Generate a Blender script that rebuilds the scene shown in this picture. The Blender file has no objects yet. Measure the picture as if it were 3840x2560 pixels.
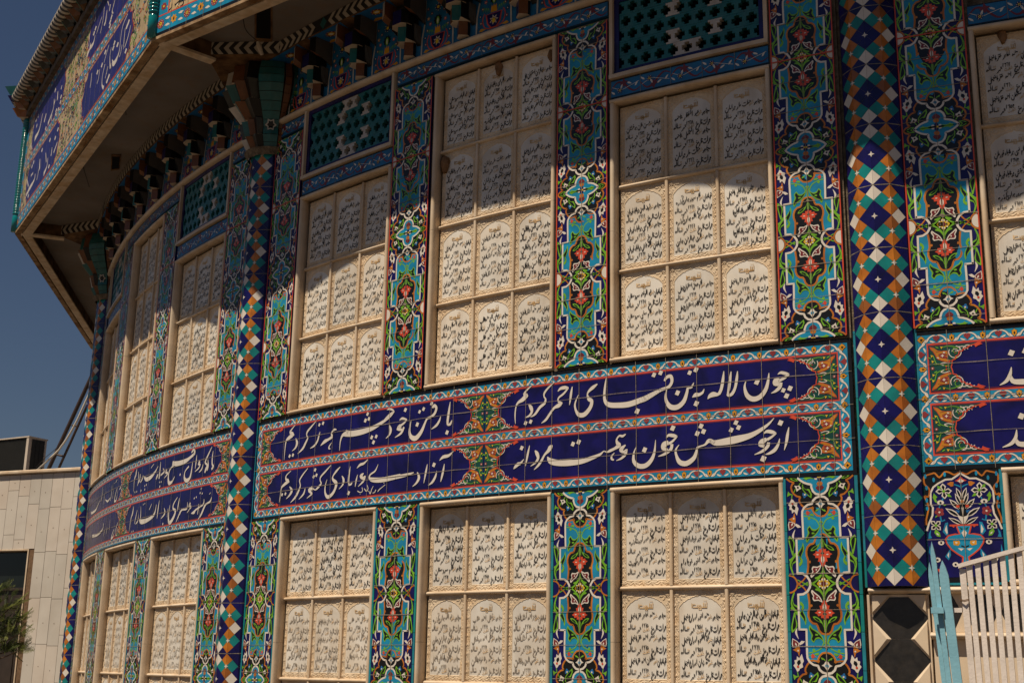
import bpy, bmesh, math, random
from math import sin, cos, pi, radians, sqrt, atan2
from mathutils import Vector, Matrix
from mathutils.geometry import tessellate_polygon
import numpy as np
random.seed(7)
C = bpy.context.scene.collection
sc = bpy.context.scene

# ------------------------------------------------------------------ camera, sky, sun, exposure
CAM = Vector((3.81558, -14.82372, 1.6))
YAW, PITCH, ROLL = -0.648466, 0.2505816, 0.0184302
cam_data = bpy.data.cameras.new('camera')
cam_data.sensor_fit = 'HORIZONTAL'; cam_data.sensor_width = 36.0
cam_data.lens = 4852.4965 / 3840 * 36.0
cam_data.clip_start = 0.05; cam_data.clip_end = 3000
cam = bpy.data.objects.new('camera', cam_data); C.objects.link(cam)
_f = Vector((sin(YAW)*cos(PITCH), cos(YAW)*cos(PITCH), sin(PITCH)))
_r0 = Vector((cos(YAW), -sin(YAW), 0)); _u0 = _r0.cross(_f)
_r = cos(ROLL)*_r0 + sin(ROLL)*_u0; _u = -sin(ROLL)*_r0 + cos(ROLL)*_u0
_m = Matrix((_r, _u, -_f)).transposed().to_4x4(); _m.translation = CAM
cam.matrix_world = _m
sc.camera = cam

SUN_EL, SUN_AZ = radians(62.2), radians(-9.0)      # azimuth counted from -Y towards +X
sdir = Vector((cos(SUN_EL)*sin(SUN_AZ), -cos(SUN_EL)*cos(SUN_AZ), sin(SUN_EL)))
w = bpy.data.worlds.new('World'); sc.world = w; w.use_nodes = True
nt = w.node_tree; nt.nodes.clear()
sky = nt.nodes.new('ShaderNodeTexSky'); sky.sky_type = 'NISHITA'; sky.sun_disc = False
sky.sun_elevation = SUN_EL
sky.sun_rotation = atan2(sdir.x, sdir.y)
sky.altitude = 900; sky.air_density = 1.3; sky.dust_density = 0.8; sky.ozone_density = 6.0
bg = nt.nodes.new('ShaderNodeBackground'); bg.inputs[1].default_value = 0.05
ow = nt.nodes.new('ShaderNodeOutputWorld')
tint = nt.nodes.new('ShaderNodeMix'); tint.data_type = 'RGBA'; tint.blend_type = 'MULTIPLY'; tint.inputs[0].default_value = 1
tint.inputs[7].default_value = (0.63, 0.575, 0.585, 1)
nt.links.new(sky.outputs[0], tint.inputs[6]); nt.links.new(tint.outputs[2], bg.inputs[0]); nt.links.new(bg.outputs[0], ow.inputs[0])
sl = bpy.data.lights.new('sun', 'SUN'); sl.energy = 5.0; sl.angle = radians(0.53); sl.color = (1.0, 0.86, 0.68)
sun = bpy.data.objects.new('sun', sl); C.objects.link(sun)
sun.rotation_euler = sdir.to_track_quat('Z', 'Y').to_euler(); sun.location = (0, -30, 30)
sc.view_settings.view_transform = 'Standard'; sc.view_settings.look = 'None'
sc.view_settings.exposure = 0.12; sc.view_settings.gamma = 1.0
sc.view_settings.use_curve_mapping = False
sc.cycles.max_bounces = 6; sc.cycles.diffuse_bounces = 4; sc.cycles.glossy_bounces = 3

# ------------------------------------------------------------------ materials
MAT = {}
def mat(name, col, rough=0.5, spec=0.5, var=0.12, vscale=9.0, dust=0.0, bump=0.0, bscale=40.0, col2=None, mscale=3.0, metal=0.0, dustcol=(0.33, 0.26, 0.18), streak=0.0, objvar=0.0):
    if name in MAT: return MAT[name]
    m = bpy.data.materials.new(name); m.use_nodes = True
    n = m.node_tree.nodes; L = m.node_tree.links; b = n['Principled BSDF']
    b.inputs['Roughness'].default_value = rough; b.inputs['Metallic'].default_value = metal
    if 'Specular IOR Level' in b.inputs: b.inputs['Specular IOR Level'].default_value = spec
    tc = n.new('ShaderNodeTexCoord'); g = n.new('ShaderNodeNewGeometry')
    nz = n.new('ShaderNodeTexNoise'); nz.inputs['Scale'].default_value = vscale; nz.inputs['Detail'].default_value = 4
    L.new(g.outputs['Position'], nz.inputs['Vector'])
    mr = n.new('ShaderNodeMapRange'); mr.inputs[1].default_value = 0.3; mr.inputs[2].default_value = 0.7
    mr.inputs[3].default_value = 1 - var; mr.inputs[4].default_value = 1 + var
    L.new(nz.outputs['Fac'], mr.inputs[0])
    src = None
    if col2 is not None:
        nz2 = n.new('ShaderNodeTexNoise'); nz2.inputs['Scale'].default_value = mscale; nz2.inputs['Detail'].default_value = 6
        nz2.inputs['Distortion'].default_value = 0.6
        L.new(g.outputs['Position'], nz2.inputs['Vector'])
        cr = n.new('ShaderNodeValToRGB'); cr.color_ramp.elements[0].position = 0.38; cr.color_ramp.elements[1].position = 0.66
        cr.color_ramp.elements[0].color = (*col, 1); cr.color_ramp.elements[1].color = (*col2, 1)
        L.new(nz2.outputs['Fac'], cr.inputs[0]); src = cr.outputs[0]
    mx = n.new('ShaderNodeMix'); mx.data_type = 'RGBA'; mx.blend_type = 'MULTIPLY'; mx.inputs[0].default_value = 1
    if src: L.new(src, mx.inputs[6])
    else: mx.inputs[6].default_value = (*col, 1)
    L.new(mr.outputs[0], mx.inputs[7]); out = mx.outputs[2]
    if dust > 0:
        nd = n.new('ShaderNodeTexNoise'); nd.inputs['Scale'].default_value = 14; nd.inputs['Detail'].default_value = 8; nd.inputs['Roughness'].default_value = 0.7
        L.new(g.outputs['Position'], nd.inputs['Vector'])
        md = n.new('ShaderNodeMapRange'); md.inputs[1].default_value = 0.42; md.inputs[2].default_value = 0.75
        md.inputs[3].default_value = dust * 0.35; md.inputs[4].default_value = dust * 1.6
        L.new(nd.outputs['Fac'], md.inputs[0])
        m2 = n.new('ShaderNodeMix'); m2.data_type = 'RGBA'
        L.new(md.outputs[0], m2.inputs[0]); L.new(out, m2.inputs[6]); m2.inputs[7].default_value = (*dustcol, 1); out = m2.outputs[2]
    if streak > 0:
        mp = n.new('ShaderNodeMapping'); mp.inputs['Scale'].default_value = (14, 14, 1.2)
        L.new(g.outputs['Position'], mp.inputs[0])
        ns = n.new('ShaderNodeTexNoise'); ns.inputs['Scale'].default_value = 1.0; ns.inputs['Detail'].default_value = 5
        L.new(mp.outputs[0], ns.inputs['Vector'])
        ms = n.new('ShaderNodeMapRange'); ms.inputs[1].default_value = 0.52; ms.inputs[2].default_value = 0.72; ms.inputs[3].default_value = 0; ms.inputs[4].default_value = streak
        L.new(ns.outputs['Fac'], ms.inputs[0])
        m3 = n.new('ShaderNodeMix'); m3.data_type = 'RGBA'; L.new(ms.outputs[0], m3.inputs[0]); L.new(out, m3.inputs[6])
        m3.inputs[7].default_value = (0.22, 0.12, 0.05, 1); out = m3.outputs[2]
    if objvar > 0:
        oi = n.new('ShaderNodeObjectInfo'); mo = n.new('ShaderNodeMapRange'); mo.inputs[3].default_value = 1-objvar; mo.inputs[4].default_value = 1+objvar*.6
        L.new(oi.outputs['Random'], mo.inputs[0]); m4 = n.new('ShaderNodeMix'); m4.data_type = 'RGBA'; m4.blend_type = 'MULTIPLY'; m4.inputs[0].default_value = 1
        L.new(out, m4.inputs[6]); L.new(mo.outputs[0], m4.inputs[7]); out = m4.outputs[2]
    L.new(out, b.inputs['Base Color'])
    if bump > 0:
        nb = n.new('ShaderNodeTexNoise'); nb.inputs['Scale'].default_value = bscale; nb.inputs['Detail'].default_value = 3
        L.new(g.outputs['Position'], nb.inputs['Vector'])
        bp = n.new('ShaderNodeBump'); bp.inputs['Strength'].default_value = bump; bp.inputs['Distance'].default_value = 0.004
        L.new(nb.outputs['Fac'], bp.inputs['Height']); L.new(bp.outputs[0], b.inputs['Normal'])
    MAT[name] = m
    return m
def glaze(name, col, var=0.18, rough=0.30, dust=0.03, col2=None):
    return mat(name, col, rough=rough, spec=0.38, var=var, vscale=16, dust=dust, bump=0.12, bscale=22, col2=col2, mscale=9)
G = dict(
 navy=glaze('navy_glaze', (0.006, 0.004, 0.095), col2=(0.003, 0.002, 0.045), dust=0.008),
 turq=glaze('turquoise_glaze', (0.005, 0.245, 0.425), col2=(0.007, 0.175, 0.32)),
 teal=glaze('teal_glaze', (0.003, 0.215, 0.205), col2=(0.002, 0.165, 0.165)),
 orange=glaze('orange_glaze', (0.50, 0.17, 0.016), col2=(0.36, 0.10, 0.010)),
 brown=glaze('brown_glaze', (0.27, 0.085, 0.015)),
 amber=glaze('amber_glaze', (0.60, 0.27, 0.015)),
 green=glaze('green_glaze', (0.15, 0.38, 0.018)),
 dgreen=glaze('dark_green_glaze', (0.004, 0.055, 0.045)),
 red=glaze('red_glaze', (0.55, 0.062, 0.025)),
 maroon=glaze('maroon_glaze', (0.15, 0.016, 0.020)),
 yellow=glaze('yellow_glaze', (0.66, 0.44, 0.02)),
 white=glaze('white_glaze', (0.66, 0.60, 0.52), var=0.06),
 black=glaze('black_glaze', (0.005, 0.005, 0.006), dust=0.008),
 beige=glaze('beige_glaze', (0.50, 0.36, 0.20), var=0.12, col2=(0.43, 0.335, 0.16)),
 blue=glaze('blue_glaze', (0.010, 0.12, 0.33)),
)
M_MORTAR = mat('mortar', (0.20, 0.155, 0.105), rough=0.95, spec=0.1, var=0.3, vscale=60, bump=0.8, bscale=160, col2=(0.11, 0.085, 0.06), mscale=20)
M_GROUT = mat('grout', (0.24, 0.20, 0.15), rough=0.95, spec=0.1, var=0.3, vscale=60, bump=0.5, bscale=200)
M_MARBLE = mat('cream_marble', (0.66, 0.54, 0.40), rough=0.45, spec=0.35, var=0.06, vscale=5, col2=(0.60, 0.47, 0.325), mscale=4, bump=0.05, bscale=60, streak=0.10)
M_FRAME = mat('frame_marble', (0.64, 0.52, 0.385), rough=0.45, spec=0.3, var=0.10, vscale=6, col2=(0.55, 0.41, 0.27), mscale=5, bump=0.10, bscale=60, streak=0.30, dust=.05)
M_CARVE = mat('carved_border_marble', (0.67, 0.55, 0.40), rough=0.6, spec=0.25, var=0.14, vscale=14, streak=0.20, objvar=0.10, col2=(0.62, 0.46, 0.29), mscale=11, bump=0.2, bscale=300)
M_PANEL = mat('plaque_panel_marble', (0.70, 0.66, 0.59), rough=0.42, spec=0.35, var=0.09, vscale=9, streak=0.16, objvar=0.12, col2=(0.63, 0.555, 0.455), mscale=6, bump=0.03, bscale=200)
M_INK = mat('black_ink', (0.013, 0.012, 0.012), rough=0.6, spec=0.2, var=0.3, vscale=40)
M_FADED = mat('faded_ink', (0.16, 0.135, 0.11), rough=0.7, spec=0.2, var=0.5, vscale=60, col2=(0.36, 0.30, 0.23), mscale=30)
M_OCHRE = mat('ochre_carving', (0.44, 0.27, 0.11), rough=0.7, spec=0.2, var=0.3, vscale=30, col2=(0.60, 0.45, 0.28), mscale=25)
M_PLASTER = mat('white_plaster', (0.55, 0.475, 0.39), rough=0.9, spec=0.1, var=0.1, vscale=6, bump=0.2, bscale=90, col2=(0.45, 0.37, 0.29), mscale=5)
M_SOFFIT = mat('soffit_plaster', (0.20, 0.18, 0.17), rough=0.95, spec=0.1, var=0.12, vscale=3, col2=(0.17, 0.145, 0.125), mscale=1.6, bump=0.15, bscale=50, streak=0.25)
M_BEAM = mat('weathered_beam_paint', (0.62, 0.51, 0.39), rough=0.8, spec=0.2, var=0.15, vscale=25, col2=(0.48, 0.34, 0.21), mscale=9, bump=0.3, bscale=80)
M_RUST = mat('rusty_wood', (0.17, 0.095, 0.045), rough=0.9, spec=0.1, var=0.35, vscale=20, col2=(0.06, 0.03, 0.016), mscale=7, bump=0.4, bscale=70)
M_WOOD = mat('grey_old_wood', (0.14, 0.11, 0.085), rough=0.9, spec=0.1, var=0.4, vscale=18, bump=0.5, bscale=60)
M_DARK = mat('void_shade_black', (0.006, 0.006, 0.006), rough=0.9, spec=0.1)  # black that stands in for the shade inside holes and gaps

# ------------------------------------------------------------------ mesh builder and object helpers
B = 0.38601105; R = 10.0
def flat(u, z, d): return (u, -d, z)
def bend(u, z, d):
    a = u / R
    return ((R + d)*sin(a), R - (R + d)*cos(a), z)
class MB:
    def __init__(s, fn=flat): s.v = []; s.f = []; s.m = []; s.mats = []; s.fn = fn; s.sm = set()
    def mi(s, m):
        if isinstance(m, str): m = G[m]
        if m not in s.mats: s.mats.append(m)
        return s.mats.index(m)
    def raw(s, verts, faces, m, smooth=False):
        o = len(s.v); i = s.mi(m); s.v += [tuple(p) for p in verts]
        for f in faces:
            if smooth: s.sm.add(len(s.f))
            s.f.append(tuple(o + k for k in f)); s.m.append(i)
    def poly(s, pts, d, m):
        t = tessellate_polygon([[Vector((p[0], p[1], 0)) for p in pts]])
        vs = [s.fn(p[0], p[1], d) for p in pts]; fs = []
        for a, b, c in t:
            n = (pts[b][0]-pts[a][0])*(pts[c][1]-pts[a][1]) - (pts[b][1]-pts[a][1])*(pts[c][0]-pts[a][0])
            if abs(n) < 1e-12: continue
            fs.append((a, b, c) if n > 0 else (a, c, b))
        s.raw(vs, fs, m)
    def quadgrid(s, u0, u1, z0, z1, d, m, nu=1, nz=1):
        vs = []; fs = []
        for j in range(nz+1):
            for i in range(nu+1):
                vs.append(s.fn(u0+(u1-u0)*i/nu, z0+(z1-z0)*j/nz, d))
        for j in range(nz):
            for i in range(nu):
                a = j*(nu+1)+i; fs.append((a, a+1, a+nu+2, a+nu+1))
        s.raw(vs, fs, m)
    def rect(s, u0, u1, z0, z1, d, m): s.quadgrid(u0, u1, z0, z1, d, m, max(1, int(abs(u1-u0)/0.12)) if s.fn is not flat else 1, 1)
    def line(s, pts, wd, d, m, closed=False):
        """ribbon; pts (x, y) or (x, y, w)"""
        n = len(pts); L = []; Rr = []
        for i, p in enumerate(pts):
            a = pts[i-1] if (i > 0 or closed) else p; b = pts[(i+1) % n] if (i < n-1 or closed) else p
            dx, dy = b[0]-a[0], b[1]-a[1]; l = sqrt(dx*dx+dy*dy) or 1
            hw = (p[2] if len(p) > 2 else wd)/2
            k = 1.0
            if 0 < i < n-1 or closed:
                ax, ay = p[0]-a[0], p[1]-a[1]; la = sqrt(ax*ax+ay*ay) or 1
                k = min(1.6, 1/max(0.4, (ax*dx+ay*dy)/(la*l)))
            nx, ny = -dy/l*hw*k, dx/l*hw*k
            L.append(s.fn(p[0]+nx, p[1]+ny, d)); Rr.append(s.fn(p[0]-nx, p[1]-ny, d))
        vs = L + Rr; fs = []
        for i in range(n if closed else n-1):
            j = (i+1) % n; fs.append((i, n+i, n+j, j))
        s.raw(vs, fs, m)
    def disc(s, x, y, rx, d, m, ry=None, k=10, rot=0):
        ry = ry or rx
        s.poly([(x+rx*cos(t)*cos(rot)-ry*sin(t)*sin(rot), y+rx*cos(t)*sin(rot)+ry*sin(t)*cos(rot)) for t in [2*pi*i/k for i in range(k)]], d, m)
    def petals(s, x, y, r, n, d, m, rot=0, inner=0.45):
        s.poly([(x+r*(1 if i % 2 == 0 else inner)*cos(rot+pi*i/n), y+r*(1 if i % 2 == 0 else inner)*sin(rot+pi*i/n)) for i in range(2*n)], d, m)
    def box(s, u0, u1, z0, z1, d0, d1, m, nu=None):
        if nu is None: nu = max(1, int(abs(u1-u0)/0.1)) if s.fn is not flat else 1
        vs = []; fs = []
        for i in range(nu+1):
            u = u0+(u1-u0)*i/nu
            vs += [s.fn(u, z0, d0), s.fn(u, z0, d1), s.fn(u, z1, d1), s.fn(u, z1, d0)]
        for i in range(nu):
            a = 4*i; b = a+4
            for k in range(4):
                k2 = (k+1) % 4; fs.append((a+k, a+k2, b+k2, b+k))
        fs.append((3, 2, 1, 0)); e = 4*nu; fs.append((e, e+1, e+2, e+3))
        s.raw(vs, fs, m)
    def sweep(s, prof, us, m, axis='u', smooth=True, caps=True):
        """profile (z, d) swept along u (axis u) or profile (u, d) swept along z (axis z)"""
        n = len(prof); vs = []; fs = []
        for t in us:
            for (a, d) in prof: vs.append(s.fn(t, a, d) if axis == 'u' else s.fn(a, t, d))
        for i in range(len(us)-1):
            for k in range(n):
                k2 = (k+1) % n; fs.append((i*n+k, i*n+k2, (i+1)*n+k2, (i+1)*n+k))
        s.raw(vs, fs, m, smooth)
        if caps: s.raw(vs[:n], [tuple(range(n))[::-1]], m); s.raw(vs[-n:], [tuple(range(n))], m)
    def tube(s, pts, r, m, k=8, smooth=True):
        P = [Vector(p) for p in pts]; n = len(P); vs = []; fs = []
        for i, p in enumerate(P):
            t = (P[min(i+1, n-1)] - P[max(i-1, 0)]).normalized()
            a = t.orthogonal().normalized() if i == 0 else (a - t*a.dot(t)).normalized()
            b = t.cross(a); rr = r[i] if isinstance(r, (list, tuple)) else r
            for q in range(k): vs.append(p + (a*cos(2*pi*q/k) + b*sin(2*pi*q/k))*rr)
        for i in range(n-1):
            for q in range(k):
                q2 = (q+1) % k; fs.append((i*k+q, i*k+q2, (i+1)*k+q2, (i+1)*k+q))
        s.raw(vs, fs, m, smooth); s.raw(vs[:k], [tuple(range(k))[::-1]], m); s.raw(vs[-k:], [tuple(range(k))], m)
    def mesh(s, name):
        me = bpy.data.meshes.new(name); me.from_pydata(s.v, [], s.f)
        for m in s.mats: me.materials.append(m)
        me.polygons.foreach_set('material_index', s.m)
        if s.sm:
            a = [i in s.sm for i in range(len(s.f))]; me.polygons.foreach_set('use_smooth', a)
        me.validate(); me.update(); return me
    def build(s, name, parent=None, fix=False):
        me = s.mesh(name)
        if fix:
            bm = bmesh.new(); bm.from_mesh(me); bmesh.ops.recalc_face_normals(bm, faces=bm.faces); bm.to_mesh(me); bm.free()
        return link(name, me, parent)
def link(name, me, parent=None):
    o = bpy.data.objects.new(name, me); C.objects.link(o)
    if parent: o.parent = parent
    return o
def tag(o, label=None, cat=None, group=None, kind=None):
    if label: o['label'] = label
    if cat: o['category'] = cat
    if group: o['group'] = group
    if kind: o['kind'] = kind
    return o
def place(o, ang, z=0.0, r=R):
    o.location = (r*sin(ang), -r*cos(ang), z); o.rotation_euler = (0, 0, ang); return o
def thing(name, ang, z, label, cat, group=None):
    o = bpy.data.objects.new(name, None); C.objects.link(o); o.empty_display_size = 0.1
    place(o, ang, z); return tag(o, label, cat, group)
def smooth(pts, k=4, closed=False):
    n = len(pts); out = []
    rng = range(n) if closed else range(n-1)
    for i in rng:
        if closed: p0, p1, p2, p3 = pts[(i-1) % n], pts[i], pts[(i+1) % n], pts[(i+2) % n]
        else: p0, p1, p2, p3 = pts[max(i-1, 0)], pts[i], pts[i+1], pts[min(i+2, n-1)]
        for j in range(k):
            t = j/k
            out.append(tuple(0.5*((2*b)+(-a+c)*t+(2*a-5*b+4*c-d)*t*t+(-a+3*b-3*c+d)*t*t*t) for a, b, c, d in zip(p0, p1, p2, p3)))
    if not closed: out.append(tuple(pts[-1]))
    return out
BAYNAME = {-1: 'left bay', 0: 'middle bay', 1: 'right bay'}
# ------------------------------------------------------------------ floral strip art: right half, from quatrefoil centre (top) down to the yellow flower
def _n(p):
    x, y = p[0], p[1]; ax = 515+(y-45)*0.0474; y2 = y+0.016*(x-ax)
    q = ((x-ax)/474*0.1385, (y2-45)/1435*0.43)
    return q if len(p) < 3 else (q[0], q[1], p[2]/474*0.1385)
ART = [ # kind, colour, layer, points (, width)
 ('p','black',1,[(515,36),(985,30),(945,75),(880,103),(912,128),(930,165),(922,215),(897,258),(860,290),(808,302),(828,335),(826,372),(800,420),(762,458),(700,440),(527,440)]),
 ('l','orange',2,[(985,30),(945,75),(882,103)],24),('l','orange',2,[(882,103),(912,125),(930,165),(922,215),(897,258),(860,290),(808,303)],24),('l','orange',2,[(808,303),(828,335),(826,372),(800,420),(762,460)],24),
 ('p','turq',3,[(515,36),(828,36),(790,75),(740,110),(690,130),(645,140),(642,180),(625,235),(590,272),(527,288)]),
 ('l','white',4,[(828,34),(790,75),(740,110),(690,130),(640,142)],28),('l','white',4,[(640,138),(642,180),(625,235),(590,272),(524,290)],28),
 ('p','orange',5,[(515,108),(548,112),(565,140),(545,168),(518,172)]),('p','maroon',5,[(518,172),(560,165),(582,190),(565,215),(540,235),(522,240)]),
 ('p','navy',6,[(515,36),(540,50),(546,80),(530,105),(516,112)]),('p','navy',6,[(515,36),(600,30),(640,42),(600,56),(530,58)]),('p','yellow',7,[(515,30),(545,34),(545,56),(515,60)]),
 ('p','white',5,[(545,40),(590,45),(585,75),(560,82),(548,70)]),
 ('p','green',5,[(640,40),(720,36),(760,60),(728,60),(700,82),(690,66),(650,60)]),('l','green',4.5,[(590,60),(650,52)],14),
 ('l','green',3,[(788,108),(815,145)],13),('l','green',3,[(868,188),(895,235)],13),('l','green',3,[(758,132),(770,160)],12),
 ('p','white',4,[(783,188),(812,142),(845,150),(882,142),(862,180),(853,228),(825,206)]),('d','black',5,[(832,172)],15),
 ('p','green',4,[(766,140),(772,200),(735,262),(655,328),(642,280),(672,205),(692,198),(718,205),(748,180)]),('p','black',5,[(758,175),(756,205),(722,252),(668,300),(664,272),(690,222),(730,205)]),
 ('p','blue',4,[(700,290),(715,262),(745,268),(752,248),(775,252),(776,280),(765,300),(762,322),(740,318),(728,300)]),('d','white',5,[(742,274)],13),
 ('p','green',3.5,[(818,82),(850,48),(895,25),(938,35),(915,62),(870,82)]),('p','black',4,[(845,72),(870,48),(905,38),(900,58),(870,70)]),
 # arch below
 ('p','turq',2.4,[(530,470),(700,450),(790,480),(805,560),(812,880),(912,880),(932,1332),(860,1337),(800,1372),(768,1430),(764,1500),(585,1500)]),
 ('p','black',2.6,[(528,318),(590,325),(630,360),(652,408),(715,420),(770,455),(640,455),(652,490),(630,535),(592,570),(542,582)]),
 ('l','orange',3,[(780,470),(725,476),(668,468),(640,455)],24),('l','orange',3,[(640,455),(652,492),(630,538),(594,572),(540,583)],24),
 ('l','white',4,[(524,312),(590,325),(632,360),(655,412)],30),('l','white',4,[(648,408),(715,420),(768,455),(798,505),(804,560),(808,700),(813,872)],28),('l','white',4,[(802,872),(922,872)],26),('l','white',4,[(910,862),(922,1100),(932,1344)],28),('l','white',4,[(940,1333),(860,1340),(803,1375),(770,1430),(763,1500)],30),
 ('p','white',4,[(532,348),(552,380),(570,400),(605,412),(572,432),(556,462),(538,472)]),('d','turq',5,[(535,412)],22),
 ('p','green',4,[(545,465),(580,490),(600,488),(618,518),(590,512),(560,492)]),
 ('l','green',3.5,[(780,535),(740,545),(700,552)],10),('p','red',4,[(670,515),(705,520),(715,500),(745,508),(748,540),(730,565),(708,552),(700,532)]),('p','green',4,[(640,578),(645,550),(680,540),(705,560),(680,572)]),
 ('l','green',3.5,smooth([(782,572),(735,578),(690,592),(625,622),(592,665),(578,705)],3),15),('d','green',3.6,[(712,608)],20),
 ('p','green',4,smooth([(560,690),(585,770),(655,850),(725,885),(765,935),(782,880),(745,800),(752,745),(710,703),(690,738),(645,758),(600,742),(575,700)],2,True)),
 ('p','black',5,smooth([(588,745),(625,800),(690,850),(745,880),(762,905),(762,870),(722,800),(738,755),(712,725),(690,765),(640,780)],2,True)),('p','green',6,[(648,805),(665,795),(692,798),(690,820),(662,818)]),
 ('l','green',3.4,[(544,640),(552,720),(558,810)],16),('d','green',3.6,[(558,658)],16),
 ('p','black',3,[(556,815),(605,826),(640,862),(662,922),(685,948),(725,955),(768,992),(788,1045),(790,1100),(770,1160),(777,1250),(795,1345),(775,1400),(768,1500),(585,1500)]),
 ('l','orange',3.3,[(553,815),(602,824),(638,862),(660,922),(678,947)],26),('l','orange',3.3,[(672,945),(725,955),(765,990),(786,1045),(788,1100),(772,1160),(777,1250),(795,1352)],27),('d','orange',3.4,[(748,1190)],19),
 ('l','green',4,[(557,845),(566,920),(570,1000)],15),
 ('p','green',4,smooth([(568,890),(595,950),(640,975),(692,1000),(728,1042),(680,1042),(630,1012),(595,970)],2,True)),('p','black',5,[(622,975),(650,985),(690,1010),(705,1030),(680,1028),(640,1005)]),
 ('p','red',4,[(570,998),(580,1028),(612,1025),(612,1055),(590,1062),(655,1048),(660,1072),(700,1092),(666,1112),(668,1140),(622,1142),(636,1190),(608,1192),(602,1225),(576,1268)]),
 ('d','white',5,[(632,1097)],17,8),('p','white',5,[(574,1118),(590,1140),(592,1180),(578,1215)]),('d','dgreen',5,[(576,1080)],13),
 ('l','green',3.9,[(578,1268),(582,1330),(583,1420)],12),
 ('p','white',4,smooth([(596,1232),(650,1257),(712,1250),(732,1290),(722,1315),(752,1365),(740,1398),(700,1365),(640,1320),(606,1270)],2,True)),('p','maroon',5,smooth([(615,1255),(650,1275),(702,1268),(718,1298),(708,1320),(735,1372),(700,1345),(645,1305)],2,True)),('d','white',6,[(668,1297)],11),
 ('p','green',4,smooth([(580,1290),(598,1330),(640,1378),(692,1395),(690,1415),(665,1418),(700,1445),(748,1470),(748,1492),(690,1465),(625,1410),(590,1360)],2,True)),
 ('p','yellow',5,[(582,1395),(605,1415),(612,1438),(645,1440),(648,1462),(672,1482),(648,1510),(582,1510)]),('d','white',6,[(632,1440)],11),('d','white',6,[(592,1425)],13),('p','maroon',6,[(582,1455),(606,1450),(615,1480),(606,1510),(582,1510)]),('d','white',7,[(627,1480)],15),
 ('p','green',4,smooth([(826,925),(845,985),(905,1055),(912,1100),(870,1115),(895,1130),(875,1180),(905,1200),(898,1245),(855,1205),(848,1155),(865,1120),(822,1040),(812,980)],2,True)),('p','black',5,smooth([(835,970),(855,1020),(900,1080),(880,1110),(885,1140),(862,1175),(880,1130),(835,1040)],2,True)),
 # outside the arch
 ('p','white',2,[(938,322),(958,360),(992,402),(970,430),(980,470),(948,480),(945,525),(912,500),(878,556),(862,505),(848,465),(868,428),(858,385),(898,365),(915,335)]),('p','black',3,[(925,400),(945,440),(930,470),(900,480),(888,440)]),('d','red',4,[(928,390)],17),
 ('p','green',2,[(918,262),(955,245),(975,215),(986,245),(996,290),(960,272)]),('l','green',1.8,[(922,258),(935,320)],14),
 ('p','orange',2,[(912,515),(935,575),(1004,606),(965,625),(965,655),(912,665),(902,600)]),('d','white',3,[(928,597)],12),
 ('p','white',2.5,[(960,640),(1000,632),(1015,680),(1008,755),(945,722),(912,690),(915,660)]),('p','maroon',3,[(962,648),(994,642),(1003,680),(1000,740),(950,715),(922,688),(925,665)]),('p','white',4,[(945,655),(968,670),(970,700),(945,680)]),
 ('p','white',2,[(905,665),(914,692),(880,725),(834,718),(862,688)]),
 ('p','white',2,smooth([(918,742),(955,790),(974,840),(942,892),(946,840),(935,790)],2,True)),
 ('p','green',2,smooth([(1014,828),(1026,895),(1012,980),(990,1090),(968,1085),(965,1020),(940,950),(948,890),(980,855)],2,True)),('p','black',3,smooth([(1000,865),(1006,910),(995,980),(978,1040),(960,960),(962,905)],2,True)),
 ('l','green',1.8,smooth([(938,1060),(975,1110),(1015,1150)],3),15),('d','green',2.2,[(1018,1155)],20),
 ('p','green',2,smooth([(930,1070),(990,1130),(1030,1180),(1032,1260),(1000,1355),(980,1360),(1005,1270),(985,1205),(935,1180)],2,True)),('p','black',3,smooth([(940,1110),(985,1160),(1012,1210),(1012,1255),(992,1190),(940,1160)],2,True)),
 ('l','orange',2.6,smooth([(1066,1352),(1000,1372),(955,1422),(940,1500)],3),22),
 ('l','orange',2.4,[(818,1382),(860,1430),(935,1478)],18),('l','green',2.3,[(788,1478),(840,1472),(940,1418)],14),('l','green',2.3,[(800,1500),(860,1462)],12),
]
ART = [(a[0], a[1], a[2], [_n(p) for p in a[3]]) + tuple(a[4:]) for a in ART]
STEP = 0.00045
def strip_art(mb, zA, sz, clip):
    """one half period: sz=-1 runs down from zA, +1 runs up"""
    k = 0.1385/474
    def c(p): return (max(-0.1385, min(0.1385, p[0])), max(clip[0], min(clip[1], zA + sz*p[1])))
    for a in ART:
        for sx in (1, -1):
            pts = [(sx*max(0, p[0]),) + tuple(p[1:]) for p in a[3]]
            pts = [c(p) + tuple(p[2:]) for p in pts]
            d = 0.0005 + a[2]*STEP
            if a[0] == 'p': mb.poly(pts, d, a[1])
            elif a[0] == 'l': mb.line(pts, a[4]*k, d, a[1])
            else: mb.disc(pts[0][0], pts[0][1], a[4]*k, d, a[1], ry=(a[5]*k if len(a) > 5 else None), k=8)
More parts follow.
